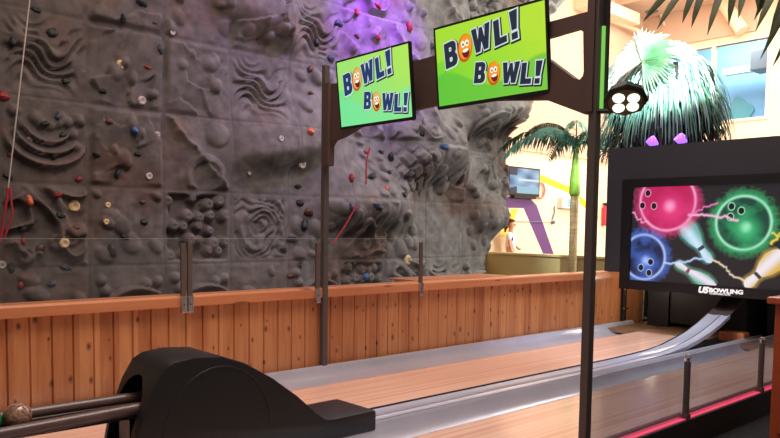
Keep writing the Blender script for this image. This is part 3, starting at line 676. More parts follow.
reparent(MB().tube([(-4.235, -1.3, .408), (-4.235, 2.0, .408)], .008, 8).build('guide_rod', 'tube', smooth=True), br_)
for y in (-.9, 1.66):
    reparent(MB().box(-4.28, -4.12, y, y+.05, 0, .34).build('stand', 'bezel'), br_)
reparent(MB().box(-4.22, -4.16, 1.78, 1.84, .44, .56).build('sensor_box', 'bezel'), br_)
M['marble'] = noisy('marbled_ball', srgb(86,52,44), srgb(176,140,118), 16, .18, 0, (1,1,1), 2)
nzn = [n for n in M['marble'].node_tree.nodes if n.type == 'TEX_NOISE'][0]; nzn.inputs['Distortion'].default_value = 2.5
M['green_ball'] = noisy('green_ball', srgb(20,110,60), srgb(40,150,90), 12, .18)
tag(MB().ball((-4.203, 1.075, .448), .074, 32, 20).build('bowling_ball', 'marble', smooth=True), 'small marbled brown bowling ball resting on the return rails', 'bowling ball', 'balls on the return rails')
tag(MB().ball((-4.203, .925, .448), .074, 32, 20).build('bowling_ball', 'green_ball', smooth=True), 'small green bowling ball behind the marbled one at the left edge', 'bowling ball', 'balls on the return rails')
# ================================================================== CLIMBING WALL
PW, Z0r, Y0r, RH = 1.155, .87, 2.6, 1.18
KIND = {(0,2):'wave', (3,2):'wave', (0,1):'smile', (1,2):'facet', (1,1):'facet', (0,0):'swirl', (1,0):'mounds', (1,-1):'shell', (0,-1):'mounds', (2,0):'crater', (2,1):'ridge',
        (2,2):'facet', (3,0):'fossil', (3,1):'smooth', (4,1):'smooth', (4,0):'mounds', (5,0):'swirl', (2,-1):'shell', (3,-1):'mounds', (4,-1):'shell', (5,-1):'crater', (6,-1):'swirl',
        (9,1):'block', (9,0):'facet', (8,0):'oval', (8,1):'facet', (9,-1):'shell', (8,-1):'shell', (7,1):'facet', (4,3):'wave', (5,3):'facet', (3,3):'facet', (2,3):'mounds', (8,2):'shell', (9,2):'shell',
        (6,0):'mounds', (7,0):'smooth', (6,1):'block', (5,1):'mounds', (4,2):'mounds', (7,2):'mounds', (5,2):'ridge', (6,2):'swirl', (0,3):'mounds', (1,3):'facet'}
KS = ['wave', 'shell', 'facet', 'mounds', 'crater', 'swirl', 'oval', 'ridge']
def pattern(kind, u, v, seed):
    r = np.random.RandomState(seed); h = np.zeros(u.shape)
    if kind == 'wave':
        ph = v*21+2.6*np.sin(u*6.5+.6+v*4)+1.5*np.sin(u*11-v*7)
        h = -.075*(1-np.abs(np.sin(ph)))**2.2+.02*np.sin(2*ph); m = np.exp(-((v/.34)**4))*np.exp(-((u/.44)**6)); h = h*m*(fbm(u*4, v*4, 2, seed) > .34)
        h += .045*np.exp(-((v-.1+.3*u)/.12)**2)*m
    elif kind in ('smile', 'shell'):
        sg = -1 if kind == 'smile' else 1
        cx, cz = (.02, .30) if kind == 'smile' else (.10, -.38); d = np.hypot(u-cx, v-cz); a = np.arctan2((v-cz)*sg, u-cx)
        for r0, wd_ in ((.28, .05), (.40, .06), (.53, .07)):
            k_ = np.exp(-((a-PI/2-.1)/1.05)**6); ww = wd_*(.3+.7*k_); h = np.maximum(h, .10*k_*smoothstep(r0-ww, r0+ww*.8, d)*smoothstep(r0+ww*1.15, r0+ww*.95, d))
        for i in range(6):
            x, z = [(.32,.1),(.36,-.05),(.25,.25),(-.35,.32),(-.30,.18),(.40,.28)][i]; q = np.hypot(u-x, v-z); h = np.maximum(h, .07*np.sqrt(np.clip(1-(q/.075)**2, 0, 1)))
        for i in range(5):
            a_ = .7*i; q = np.hypot(u-cx-.15*math.cos(a_), v-cz+sg*-.1*math.sin(a_)); h = np.maximum(h, .06*np.sqrt(np.clip(1-(q/.08)**2, 0, 1)))
    elif kind == 'facet':
        pts = r.uniform(-.55, .55, (9, 2)); gr = r.uniform(-.28, .28, (9, 2)); hh = r.uniform(0, .07, 9)
        D = np.stack([np.hypot(u-p[0]+.04*(fbm(u*5, v*5, 2, 2)-.5), v-p[1]+.08*(fbm(u*6, v*6, 2, 5)-.5)) for p in pts]); k = D.argmin(0)
        H = np.stack([hh[i]+gr[i, 0]*(u-pts[i, 0])+abs(gr[i, 1])*(v-pts[i, 1]) for i in range(9)])
        h = np.take_along_axis(H, k[None], 0)[0]; h = np.clip(h, -.03, .12)*.8
        for i in range(5):
            x, z = r.uniform(-.35, .35, 2); q = np.hypot((u-x)*r.uniform(.8, 1.6), v-z); h = np.maximum(h, .10*np.clip(1-(q/r.uniform(.07, .13))**2, 0, 1)**.5)
    elif kind == 'mounds':
        for i in range(9):
            x, z = r.uniform(-.42, .42, 2); rr = r.uniform(.06, .15); q = np.hypot(u-x, (v-z)*r.uniform(.8, 1.5)+.3*(u-x)); h = np.maximum(h, r.uniform(.03, .07)*np.sqrt(np.clip(1-(q/rr)**2, 0, 1)))
        h += .025*np.abs(fbm(u*3, v*3, 3, seed)-.5)*2
    elif kind == 'crater':
        w_ = .06*(fbm(u*6, v*6, 2, seed)-.5); h += -.11*smoothstep(.45, .41, np.abs(u)+w_)*smoothstep(.45, .41, np.abs(v)+w_)
        for gx in range(5):
            for gz in range(5):
                x = -.36+.18*gx+r.uniform(-.05, .05)+(.06 if gz % 2 else -.03); z = -.36+.18*gz+r.uniform(-.05, .05)
                rr = r.uniform(.065, .12)*(.0 if r.rand() < .18 else 1)+.001; q = np.hypot(u-x, v-z)
                b = .13*np.clip(1-(q/rr)**2, 0, 1)**.35-.11-.03*np.exp(-(q/.02)**2); h = np.maximum(h, np.where(q < rr, b, -1))
    elif kind == 'swirl':
        q = 1-np.abs(2*fbm(u*2.6+1.5*v*v, v*3.4+.6*np.sin(u*5), 2, seed)-1)
        h = .075*smoothstep(.80, .92, q)+.03*smoothstep(.5, .8, q)
        for i in range(4):
            x, z = r.uniform(-.35, .35, 2); d = np.hypot(u-x, v-z); h = np.maximum(h, .06*np.exp(-((d-.085)/.028)**2)+.03*(d < .07))
    elif kind == 'fossil':
        m = smoothstep(.43, .40, np.abs(u))*smoothstep(.43, .40, np.abs(v)); q = np.hypot(u+.05, v*.9)
        h = m*(-.035+.045*np.abs(np.sin(16*fbm(u*2.6, v*2.6, 2, 4)+q*26))**.7*(q > .1)+.06*(fbm(u*14, v*14, 3, 9)-.5)*(u > -.05))
        h += .03*np.exp(-((q-.28)/.04)**2)*m
    elif kind == 'block':
        a = (u+v)*.7071; b = (v-u)*.7071; g = (np.abs((a*5+.5) % 1-.5)*2 < .72) & (np.abs((b*3.6+.5+.5*(np.floor(a*5+.5) % 2)) % 1-.5)*2 < .74)
        h = .075*g*np.exp(-((u/.4)**6+(v/.38)**6))*(.6+.4*((b*3.6+.5) % 1))
    elif kind == 'oval':
        for i in range(8):
            x, z = [(-.25,.3),(.1,.33),(-.3,0),(0,.05),(.3,.12),(-.15,-.28),(.15,-.2),(.33,-.35)][i]; q = np.hypot((u-x)/.075, (v-z)/.10); h = np.maximum(h, .04*np.sqrt(np.clip(1-q**2, 0, 1)))
        h += .02*(fbm(u*6, v*6, 3, 2)-.5)
    elif kind == 'ridge':
        d = (v+u*1.1)+.12*(fbm(u*5, v*5, 3, seed)-.5); h = .085*np.exp(-np.abs(d/.09))*(.6+.8*fbm(u*12, v*12, 3, 8))
        h += .05*np.sqrt(np.clip(1-(np.hypot(u-.28, v-.28)/.17)**2, 0, 1))+.045*smoothstep(.02, -.02, np.abs(np.hypot(u-.1, v+.3)-.25)-.05)
    else:
        h = .03*(fbm(u*3, v*3, 4, seed)-.5)
    e = smoothstep(.49, .43, np.abs(u))*smoothstep(.49, .43, np.abs(v))
    return h*e
def y_edge(z): return np.interp(z, [-.2, .44, .85, 1.1, 1.5, 1.8, 2.5, 3.12, 3.75, 4.1, 4.72, 5.6, 6.8, 7.4], [12.5, 12.61, 12.72, 12.82, 13.05, 13.30, 13.36, 13.34, 13.45, 13.88, 14.10, 14.4, 15.0, 15.7])
def relief(Y, Z):
    k = np.floor((Y-Y0r)/PW).astype(int); rr = np.floor((Z-Z0r)/RH).astype(int)
    u = (Y-Y0r)/PW-k-.5; v = (Z-Z0r)/RH-rr-.5; h = np.zeros(Y.shape)
    for a in range(k.min(), k.max()+1):
        for b in range(rr.min(), rr.max()+1):
            m = (k == a) & (rr == b)
            if m.any(): h[m] = pattern(KIND.get((a, b), KS[(a*5+b*3) % 8]), u[m], v[m], a*17+b*31+400)
    h *= 1.5
    seam = np.minimum(.5-np.abs(u), .5-np.abs(v)); h -= .014*np.exp(-(seam/.010)**2)
    # bolt sockets on a loose lattice
    su = (Y*3.1+.37*np.sin(np.floor(Z*3.0)*2.3)) % 1-.5; sv = (Z*3.0) % 1-.5
    h -= .012*np.exp(-((su**2+sv**2)/.0018))
    # large relief: rounded overhangs with a hollow beneath
    def over(yc, sy, zb, low, up, amp, slope=0):
        zz = Z-zb-slope*(Y-yc)+.16*(fbm(Y*1.8, Z*1.8, 3, 6)-.5)
        f = np.exp(-np.abs((Y-yc)/sy)**4)
        return amp*f*np.where(zz < 0, smoothstep(-low, 0, zz)**.9, smoothstep(up, 0, zz))
    h += over(9.0, 1.15, 1.90, .62, 1.3, .50)+over(7.15, 1.0, 2.92, .55, 1.2, .42, .20)+over(10.8, .95, 3.05, .75, 1.4, .55)+over(6.6, .8, 5.0, .5, 1.4, .35, -.2)+over(12.9, 1.1, 4.2, .5, 2.2, .55, .25)+over(12.7, .6, 1.75, .5, .8, .25, -.3)
    h += .10*(fbm(Y*.9, Z*.9, 3, 1)-.5)+.022*(fbm(Y*6, Z*6, 3, 2)-.5)
    return h
DW = -10.75
def wall_x(Y, Z): return DW+float(relief(np.array([[Y]]), np.array([[Z]]))[0, 0])
nz_, ny_ = 350, 640
zz = np.linspace(-.02, 7.4, nz_); tt = np.linspace(0, 1, ny_)
ye = y_edge(zz); Yg = .6+(ye[:, None]-.6)*tt[None, :]; Zg = np.repeat(zz[:, None], ny_, 1)
Xg = DW+relief(Yg, Zg)
# roll the free right end back into the wall thickness
rt = np.clip((Yg-(ye[:, None]-.12))/.12, 0, 1); Xg = Xg-.06*rt**3
nb = 14; bt = np.linspace(0, 1, nb+1)[1:]
Xb = Xg[:, -1:]-.55*bt[None, :]; Yb = Yg[:, -1:]-.10*bt[None, :]**2-.05*(fbm(np.repeat(zz[:, None], nb, 1)*3, bt[None, :]*3+0*zz[:, None], 3)-.5); Zb = np.repeat(zz[:, None], nb, 1)
Xg = np.hstack([Xg, Xb]); Yg = np.hstack([Yg, Yb]); Zg = np.hstack([Zg, Zb]); nc = Xg.shape[1]
idx = np.arange(nz_*nc).reshape(nz_, nc)
F = np.stack([idx[:-1, :-1], idx[:-1, 1:], idx[1:, 1:], idx[1:, :-1]], -1).reshape(-1, 4)
me = bpy.data.meshes.new('rock_face'); V = np.stack([Xg+10.75, Yg-7, Zg], -1).reshape(-1, 3)
me.from_pydata(V.tolist(), [], F.tolist()); me.polygons.foreach_set('use_smooth', [True]*len(me.polygons))
rk = mat('rock', (.2,.18,.16), .78, spec=.35); b = rk.node_tree.nodes['Principled BSDF']
tc = N(rk, 'ShaderNodeTexCoord'); sp = N(rk, 'ShaderNodeSeparateXYZ'); LK(rk, tc, 'Object', sp, 0)
n1 = N(rk, 'ShaderNodeTexNoise'); n1.inputs['Scale'].default_value = .7; n1.inputs['Detail'].default_value = 5; LK(rk, tc, 'Object', n1, 'Vector')
n2 = N(rk, 'ShaderNodeTexNoise'); n2.inputs['Scale'].default_value = 5; n2.inputs['Detail'].default_value = 8; LK(rk, tc, 'Object', n2, 'Vector')
gr = N(rk, 'ShaderNodeMapRange'); LK(rk, sp, 'Y', gr, 0); gr.inputs[1].default_value = -3.5; gr.inputs[2].default_value = 5.5
mg = N(rk, 'ShaderNodeMix', data_type='RGBA'); LK(rk, gr, 0, mg, 0); mg.inputs[6].default_value = (*srgb(98,88,84), 1); mg.inputs[7].default_value = (*srgb(136,135,132), 1)
r1 = N(rk, 'ShaderNodeMapRange'); LK(rk, n1, 'Fac', r1, 0); r1.inputs[1].default_value = .52; r1.inputs[2].default_value = .68; r1.inputs[4].default_value = .75
m1 = N(rk, 'ShaderNodeMix', data_type='RGBA'); LK(rk, r1, 0, m1, 0); LK(rk, mg, 2, m1, 6); m1.inputs[7].default_value = (*srgb(104,74,58), 1)
r2 = N(rk, 'ShaderNodeMapRange'); LK(rk, n2, 'Fac', r2, 0); r2.inputs[1].default_value = .35; r2.inputs[2].default_value = .65; r2.inputs[3].default_value = .72; r2.inputs[4].default_value = 1.15
m2 = N(rk, 'ShaderNodeVectorMath', operation='SCALE'); LK(rk, m1, 2, m2, 0); LK(rk, r2, 0, m2, 'Scale'); LK(rk, m2, 0, b, 'Base Color')
bp = N(rk, 'ShaderNodeBump'); bp.inputs['Strength'].default_value = .5; bp.inputs['Distance'].default_value = .02; LK(rk, n2, 'Fac', bp, 'Height'); LK(rk, bp, 0, b, 'Normal')
me.materials.append(rk)
cw = thing('climbing_wall', 'tall sculpted grey-brown rock climbing wall behind the pine rail', 'climbing wall', (-10.75, 7, 0))
cf = bpy.data.objects.new('rock_face', me); COL.objects.link(cf); cf.parent = cw
reparent(MB().box(-11.5, -11.3, .7, 12.3, -.02, 7.2).build('backing_frame', 'matte_black'), cw)

# ---- bolt-on holds
HOLDS = [
 (3.08,4.41,0.082,'k','jug','medium black climbing hold, lower centre of wall panel in leftmost column, fifth lowest row'),
 (3.28,4.14,0.111,'k','blob','medium black climbing hold, upper centre of wall panel in leftmost column, fourth lowest row'),
 (2.77,3.93,0.094,'k','horn','medium black climbing hold, middle left of wall panel in leftmost column, fourth lowest row'),
 (3.08,3.72,0.082,'k','jug','medium black climbing hold, centre of wall panel in leftmost column, fourth lowest row'),
 (3.46,3.51,0.085,'k','blob','medium black climbing hold, lower right of wall panel in leftmost column, fourth lowest row'),
 (4.8,4.16,0.092,'s','horn','medium slate climbing hold, upper right of wall panel in second column, fourth lowest row'),
 (3.96,3.43,0.073,'k','jug','small black climbing hold, lower left of wall panel in second column, fourth lowest row'),
 (4.57,4.84,0.12,'k','blob','large black climbing hold, middle right of wall panel in second column, fifth lowest row'),
 (4.25,4.52,0.088,'k','horn','medium black climbing hold, lower centre of wall panel in second column, fifth lowest row'),
 (4.75,4.56,0.046,'b','jug','small brown climbing hold, lower right of wall panel in second column, fifth lowest row'),
 (2.66,3.19,0.107,'r','blob','medium red climbing hold, upper left of wall panel in leftmost column, third lowest row'),
 (4.23,3.86,0.089,'t','pocket','medium tan climbing hold, centre of wall panel in second column, fourth lowest row'),
 (4.61,3.86,0.061,'r','jug','small red climbing hold, middle right of wall panel in second column, fourth lowest row'),
 (4.54,3.37,0.091,'w','pocket','medium pale grey climbing hold, lower right of wall panel in second column, fourth lowest row'),
 (4.4,2.91,0.09,'u','horn','medium blue climbing hold, upper centre of wall panel in second column, third lowest row'),
 (4.8,2.89,0.062,'w','pocket','small pale grey climbing hold, upper right of wall panel in second column, third lowest row'),
 (4.01,2.99,0.073,'b','blob','small brown climbing hold, upper left of wall panel in second column, third lowest row'),
 (3.33,3.0,0.084,'s','horn','medium slate climbing hold, upper centre of wall panel in leftmost column, third lowest row'),
 (3.15,2.87,0.083,'k','jug','medium black climbing hold, upper centre of wall panel in leftmost column, third lowest row'),
 (3.39,2.73,0.085,'k','blob','medium black climbing hold, middle right of wall panel in leftmost column, third lowest row'),
 (2.96,2.64,0.055,'w','pocket','small pale grey climbing hold, middle left of wall panel in leftmost column, third lowest row'),
 (5.03,4.47,0.062,'w','pocket','small pale grey climbing hold, lower left of wall panel in third column, fifth lowest row'),
 (7.68,4.33,0.108,'b','blob','medium brown climbing hold, upper centre of wall panel in fifth column, fourth lowest row'),
 (7.79,4.82,0.09,'k','horn','medium black climbing hold, centre of wall panel in fifth column, fifth lowest row'),
 (8.31,5.26,0.129,'s','jug','large slate climbing hold, upper right of wall panel in fifth column, fifth lowest row'),
 (8.15,4.6,0.11,'s','blob','medium slate climbing hold, lower right of wall panel in fifth column, fifth lowest row'),
 (8.64,5.51,0.094,'r','horn','medium red climbing hold, upper left of wall panel in sixth column, fifth lowest row'),
 (9.13,5.72,0.096,'r','jug','medium red climbing hold, lower centre of wall panel in sixth column, sixth lowest row'),
 (9.19,5.17,0.116,'r','blob','large red climbing hold, middle right of wall panel in sixth column, fifth lowest row'),
 (10.11,5.56,0.141,'r','horn','large red climbing hold, upper centre of wall panel in seventh column, fifth lowest row'),
 (8.72,5.1,0.075,'b','jug','medium brown climbing hold, middle left of wall panel in sixth column, fifth lowest row'),
 (7.43,3.16,0.107,'o','blob','medium orange climbing hold, upper left of wall panel in fifth column, third lowest row'),
 (6.82,2.98,0.069,'w','pocket','small pale grey climbing hold, upper centre of wall panel in fourth column, third lowest row'),
 (7.64,3.89,0.072,'b','jug','small brown climbing hold, centre of wall panel in fifth column, fourth lowest row'),
 (7.91,3.52,0.11,'k','blob','medium black climbing hold, lower centre of wall panel in fifth column, fourth lowest row'),
 (7.41,2.6,0.107,'w','pocket','medium pale grey climbing hold, middle left of wall panel in fifth column, third lowest row'),
 (7.44,2.22,0.09,'k','jug','medium black climbing hold, lower left of wall panel in fifth column, third lowest row'),
 (7.46,1.92,0.108,'k','blob','medium black climbing hold, upper left of wall panel in fifth column, second lowest row'),
 (7.51,1.53,0.144,'k','horn','large black climbing hold, middle left of wall panel in fifth column, second lowest row'),
 (7.29,1.26,0.125,'k','jug','second large black climbing hold, middle left of wall panel in fifth column, second lowest row'),
 (7.61,1.76,0.127,'b','blob','large brown climbing hold, upper centre of wall panel in fifth column, second lowest row'),
 (6.39,2.39,0.051,'w','pocket','small pale grey climbing hold, lower left of wall panel in fourth column, third lowest row'),
 (7.12,1.08,0.089,'k','jug','medium black climbing hold, lower right of wall panel in fourth column, second lowest row'),
 (7.27,0.61,0.09,'b','blob','medium brown climbing hold, upper left of wall panel in fifth column, lowest row'),
 (8.41,2.42,0.113,'r','horn','medium red climbing hold, lower left of wall panel in sixth column, third lowest row'),
 (8.93,2.47,0.135,'k','jug','large black climbing hold, centre of wall panel in sixth column, third lowest row'),
 (8.97,2.93,0.096,'r','blob','medium red climbing hold, upper centre of wall panel in sixth column, third lowest row'),
 (9.57,2.9,0.119,'k','horn','large black climbing hold, upper left of wall panel in seventh column, third lowest row'),
 (9.36,2.98,0.079,'k','jug','medium black climbing hold, upper right of wall panel in sixth column, third lowest row'),
 (9.41,2.58,0.079,'k','blob','medium black climbing hold, middle right of wall panel in sixth column, third lowest row'),
 (9.19,2.25,0.078,'o','horn','medium orange climbing hold, lower right of wall panel in sixth column, third lowest row'),
 (9.87,2.56,0.161,'k','jug','large black climbing hold, middle left of wall panel in seventh column, third lowest row'),
 (9.66,2.15,0.1,'k','blob','medium black climbing hold, lower left of wall panel in seventh column, third lowest row'),
 (8.28,1.87,0.112,'s','horn','medium slate climbing hold, upper right of wall panel in fifth column, second lowest row'),
 (8.86,1.89,0.135,'s','jug','large slate climbing hold, upper centre of wall panel in sixth column, second lowest row'),
 (9.03,0.53,0.117,'u','blob','large blue climbing hold, upper centre of wall panel in sixth column, lowest row'),
 (9.45,0.72,0.1,'s','horn','medium slate climbing hold, upper right of wall panel in sixth column, lowest row'),
 (8.78,0.81,0.077,'s','jug','medium slate climbing hold, upper centre of wall panel in sixth column, lowest row'),
 (10.16,0.84,0.144,'t','pocket','large tan climbing hold, upper centre of wall panel in seventh column, lowest row'),
 (7.49,0.8,0.072,'k','horn','small black climbing hold, upper left of wall panel in fifth column, lowest row'),
 (10.63,3.15,0.146,'u','jug','large blue climbing hold, upper right of wall panel in seventh column, third lowest row'),
 (10.16,3.39,0.102,'k','blob','medium black climbing hold, lower centre of wall panel in seventh column, fourth lowest row'),
 (3.25,2.45,0.084,'k','horn','medium black climbing hold, centre of wall panel in leftmost column, third lowest row'),
 (4.5,2.56,0.076,'k','jug','medium black climbing hold, centre of wall panel in second column, third lowest row'),
 (3.85,2.51,0.087,'k','blob','medium black climbing hold, middle left of wall panel in second column, third lowest row'),
 (4.18,2.26,0.104,'k','horn','medium black climbing hold, lower centre of wall panel in second column, third lowest row'),
 (2.69,2.12,0.081,'k','jug','medium black climbing hold, lower left of wall panel in leftmost column, third lowest row'),
 (3.62,2.14,0.072,'r','blob','small red climbing hold, lower right of wall panel in leftmost column, third lowest row'),
 (2.91,1.8,0.096,'o','horn','medium orange climbing hold, upper left of wall panel in leftmost column, second lowest row'),
 (3.28,1.89,0.084,'r','jug','medium red climbing hold, upper centre of wall panel in leftmost column, second lowest row'),
 (3.54,1.75,0.115,'t','pocket','medium tan climbing hold, upper right of wall panel in leftmost column, second lowest row'),
 (2.85,1.44,0.096,'s','horn','medium slate climbing hold, middle left of wall panel in leftmost column, second lowest row'),
 (3.32,1.6,0.085,'k','jug','medium black climbing hold, centre of wall panel in leftmost column, second lowest row'),
 (3.56,1.43,0.072,'b','blob','small brown climbing hold, middle right of wall panel in leftmost column, second lowest row'),
 (2.87,1.25,0.082,'r','horn','medium red climbing hold, lower left of wall panel in leftmost column, second lowest row'),
 (3.36,1.22,0.099,'t','pocket','medium tan climbing hold, lower centre of wall panel in leftmost column, second lowest row'),
 (3.08,1.15,0.098,'b','blob','medium brown climbing hold, lower centre of wall panel in leftmost column, second lowest row'),
 (4.08,1.1,0.134,'k','horn','large black climbing hold, lower left of wall panel in second column, second lowest row'),
 (4.28,1.3,0.09,'k','jug','medium black climbing hold, centre of wall panel in second column, second lowest row'),
 (4.59,1.53,0.092,'k','blob','medium black climbing hold, middle right of wall panel in second column, second lowest row'),
 (3.98,1.53,0.059,'t','pocket','small tan climbing hold, middle left of wall panel in second column, second lowest row'),
 (4.04,1.78,0.059,'t','pocket','small tan climbing hold, upper left of wall panel in second column, second lowest row'),
 (4.57,1.84,0.061,'b','blob','small brown climbing hold, upper right of wall panel in second column, second lowest row'),
 (2.71,0.88,0.095,'k','horn','medium black climbing hold, lower left of wall panel in leftmost column, second lowest row'),
 (3.43,0.86,0.1,'s','jug','medium slate climbing hold, upper right of wall panel in leftmost column, lowest row'),
 (3.23,0.64,0.085,'s','blob','medium slate climbing hold, upper centre of wall panel in leftmost column, lowest row'),
 (4.66,2.24,0.077,'w','pocket','medium pale grey climbing hold, lower right of wall panel in second column, third lowest row'),
 (2.74,2.41,0.068,'r','jug','small red climbing hold, lower left of wall panel in leftmost column, third lowest row'),
 (2.6,0.92,0.081,'w','pocket','medium pale grey climbing hold, lower left of wall panel in leftmost column, second lowest row'),
 (2.82,0.64,0.083,'r','horn','medium red climbing hold, upper left of wall panel in leftmost column, lowest row'),
 (10.85,5.0,0.104,'k','jug','medium black climbing hold, middle left of wall panel in eighth column, fifth lowest row'),
 (11.89,3.49,0.11,'s','blob','medium slate climbing hold, lower left of wall panel in ninth column, fourth lowest row'),
 (10.4,0.52,0.104,'s','horn','medium slate climbing hold, upper right of wall panel in seventh column, lowest row'),
]

HC = {}
for k_, c_ in dict(k=(30,34,36), s=(58,66,78), b=(84,52,40), r=(128,36,40), t=(196,168,124), w=(168,156,148), u=(52,88,130), o=(186,90,56)).items():
    HC[k_] = noisy('hold_'+{'k':'black','s':'slate','b':'brown','r':'red','t':'tan','w':'pale','u':'blue','o':'orange'}[k_], srgb(*c_), srgb(*[min(255, int(x*1.18)) for x in c_]), 30, .55)
def hold_mesh(size, shape, seed):
    r = random.Random(seed); s = size/2
    mb = MB()
    if shape == 'pocket':
        mb.ball((0, 0, 0), 1, 18, 12)
        P = []
        for x, y, z in mb.v:
            d = math.hypot(y, z); hgt = .55*max(x, 0)**.6 if x > 0 else 0
            if x > 0: hgt -= .62*math.exp(-(math.hypot(y-.1, z+.1)/.42)**2)
            k = 1+.16*noise.noise(Vector((x*2+seed, y*2, z*2)))
            P.append((hgt*s*.9, y*s*k, z*s*k))
        mb.v = P
    else:
        mb.ball((0, 0, 0), 1, 16, 10)
        ay, az = (1.0, .75) if shape == 'blob' else (1.15, .6) if shape == 'jug' else (.65, 1.05)
        rot = r.uniform(-.5, .5); P = []
        for x, y, z in mb.v:
            k = 1+.35*noise.noise(Vector((x*1.6+seed*3.1, y*1.6, z*1.6)))
            X = max(x, -.15)*(.75 if shape != 'horn' else .9)*k
            if shape == 'jug': X += .25*z if x > 0 else 0; X -= .35*math.exp(-((z-.35)/.2)**2-(y/.5)**2) if x > 0 else 0
            if shape == 'horn': z = z-.25*x*x
            Y, Z = y*ay*k, z*az*k
            P.append((max(X, -.1)*s, (Y*math.cos(rot)-Z*math.sin(rot))*s, (Y*math.sin(rot)+Z*math.cos(rot))*s))
        mb.v = P
    return mb
for i, (y, z, size, c, shp, lb) in enumerate(HOLDS):
    o = hold_mesh(size*1.45, shp, i+1).build('climbing_hold', HC[c], smooth=True)
    o.location = (wall_x(y, z)+.004, y, z); tag(o, lb, 'climbing hold', 'bolt-on holds of the climbing wall')

# ---- ropes
M['cord'] = mat('pale_cord', srgb(190,176,166), .8); M['redrope'] = mat('red_webbing', srgb(160,36,48), .7)
rp_ = thing('belay_rope', 'thin pale belay rope hanging at the left of the climbing wall with a red sling', 'rope', (-10.3, 2.6, 1.9))
reparent(MB().tube([(-10.3, 3.12, 7.3), (-10.3, 2.88, 4.41), (-10.3, 2.72, 3.1), (-10.3, 2.58, 1.95)], .009, 6).build('rope', 'cord'), rp_)
reparent(MB().tube([(-10.3, 2.58, 1.95), (-10.3, 2.53, 1.6), (-10.3, 2.47, 1.25)], .018, 6).build('sling', 'redrope'), rp_)
reparent(MB().tube([(-10.3, 2.60, 1.95), (-10.28, 2.62, 1.6), (-10.3, 2.52, 1.3)], .016, 6).build('sling', 'redrope'), rp_)
tag(MB().tube([(-10.08, 8.28, 1.93), (-10.08, 8.02, 1.55), (-10.1, 7.72, 1.17)], .016, 6).build('red_strap', 'redrope'), 'red strap slanting across the rock just right of the tall left post', 'strap')
tag(MB().tube([(-10.25, 8.70, 2.98), (-10.25, 8.62, 2.7), (-10.25, 8.62, 2.3)], .016, 6).build('red_strap', 'redrope'), 'short red strap hanging on the rock below the left television', 'strap')

# ================================================================== PALMS
def leaflet(mb, base, d, L, wd, droop, nseg=4):
    d = d.normalized(); p = base.copy(); side = d.cross(Vector((0,0,1)))
    if side.length < .1: side = Vector((1,0,0))
    side.normalize(); v = []; 
    for i in range(nseg+1):
        t = i/nseg; ww = wd*(1-t)**.7*(.5+1.2*t if t < .4 else 1)*.5
        v += [p-side*ww, p+side*ww]; dd = (d+Vector((0,0,-droop*t*2))).normalized(); p = p+dd*(L/nseg)
    mb.add(v, [(2*i, 2*i+1, 2*i+3, 2*i+2) for i in range(nseg)])
def frond(base, az, el, L, n, ll, wd, droop=1.2, ldroop=1.0, rach=.02):
    mb = MB(); p = Vector(base); e = el; pts = [p.copy()]; dirs = []
    for i in range(n):
        d = Vector((math.cos(az)*math.cos(e), math.sin(az)*math.cos(e), math.sin(e))); dirs.append(d); p = p+d*(L/n); pts.append(p.copy()); e -= droop/n
    mb.tube(pts, [rach*(1-.85*i/n) for i in range(n+1)], 5)
    for i in range(int(n*.12), n):
        t = i/n; d = dirs[i]; s = d.cross(Vector((0,0,1))).normalized(); l = ll*math.sin(PI*min(1, .25+.75*t))**.5*(1.0-.35*t)
        for sg in (-1, 1):
            leaflet(mb, pts[i], s*sg*.8+d*.55+Vector((0,0,random.uniform(-.45, .1))), l*random.uniform(.8, 1.1), wd, ldroop)
    return mb
M['palm'] = noisy('palm_green', srgb(28,54,36), srgb(56,92,66), 3, .45); M['palm_teal'] = noisy('palm_teal', srgb(40,100,88), srgb(84,150,126), 3, .45)
M['palm_dark'] = noisy('palm_dark', srgb(44,56,34), srgb(84,92,56), 3, .5)
M['trunk'] = noisy('palm_trunk', srgb(150,122,84), srgb(186,158,114), 1.2, .8, .3, (1, 1, 14)); M['shaft'] = noisy('palm_crownshaft', srgb(104,150,40), srgb(150,186,70), 3, .45, 0, (1,1,.4))
pt = thing('palm_tree', 'slim palm with ringed trunk and green crownshaft standing before the olive half wall', 'palm tree', (-9.25, 13.9, -.02))
tr = MB(); zs = [i*.05 for i in range(47)]
tr.tube([(-9.25, 13.9, z-.02) for z in zs], [.088+.006*(i % 2) for i in range(47)], 16); reparent(tr.build('trunk', 'trunk', smooth=True, angle=.9), pt)
reparent(MB().tube([(-9.25, 13.9, z) for z in (2.26, 2.32, 2.6, 2.95, 3.2, 3.42)], [.095, .125, .12, .085, .06, .05], 16).build('crownshaft', 'shaft', smooth=True), pt)
random.seed(11)
for i, (az, el, L, m_) in enumerate([(3.6, .85, 2.1, 'palm'), (3.95, .75, 1.9, 'palm_teal'), (4.4, 1.0, 1.5, 'palm_teal'), (.75, .75, 1.8, 'palm'), (.35, .6, 1.5, 'palm_teal'), (-.4, .8, 1.7, 'palm'), (1.7, .8, 1.8, 'palm'), (2.6, .8, 1.8, 'palm'), (5.3, 1.2, 1.4, 'palm_teal'), (3.2, 1.25, 1.6, 'palm')]):
    reparent(frond((-9.25, 13.9, 3.35), az, el, L, 26, .66, .075, 1.9, 1.6).build('frond', m_), pt)
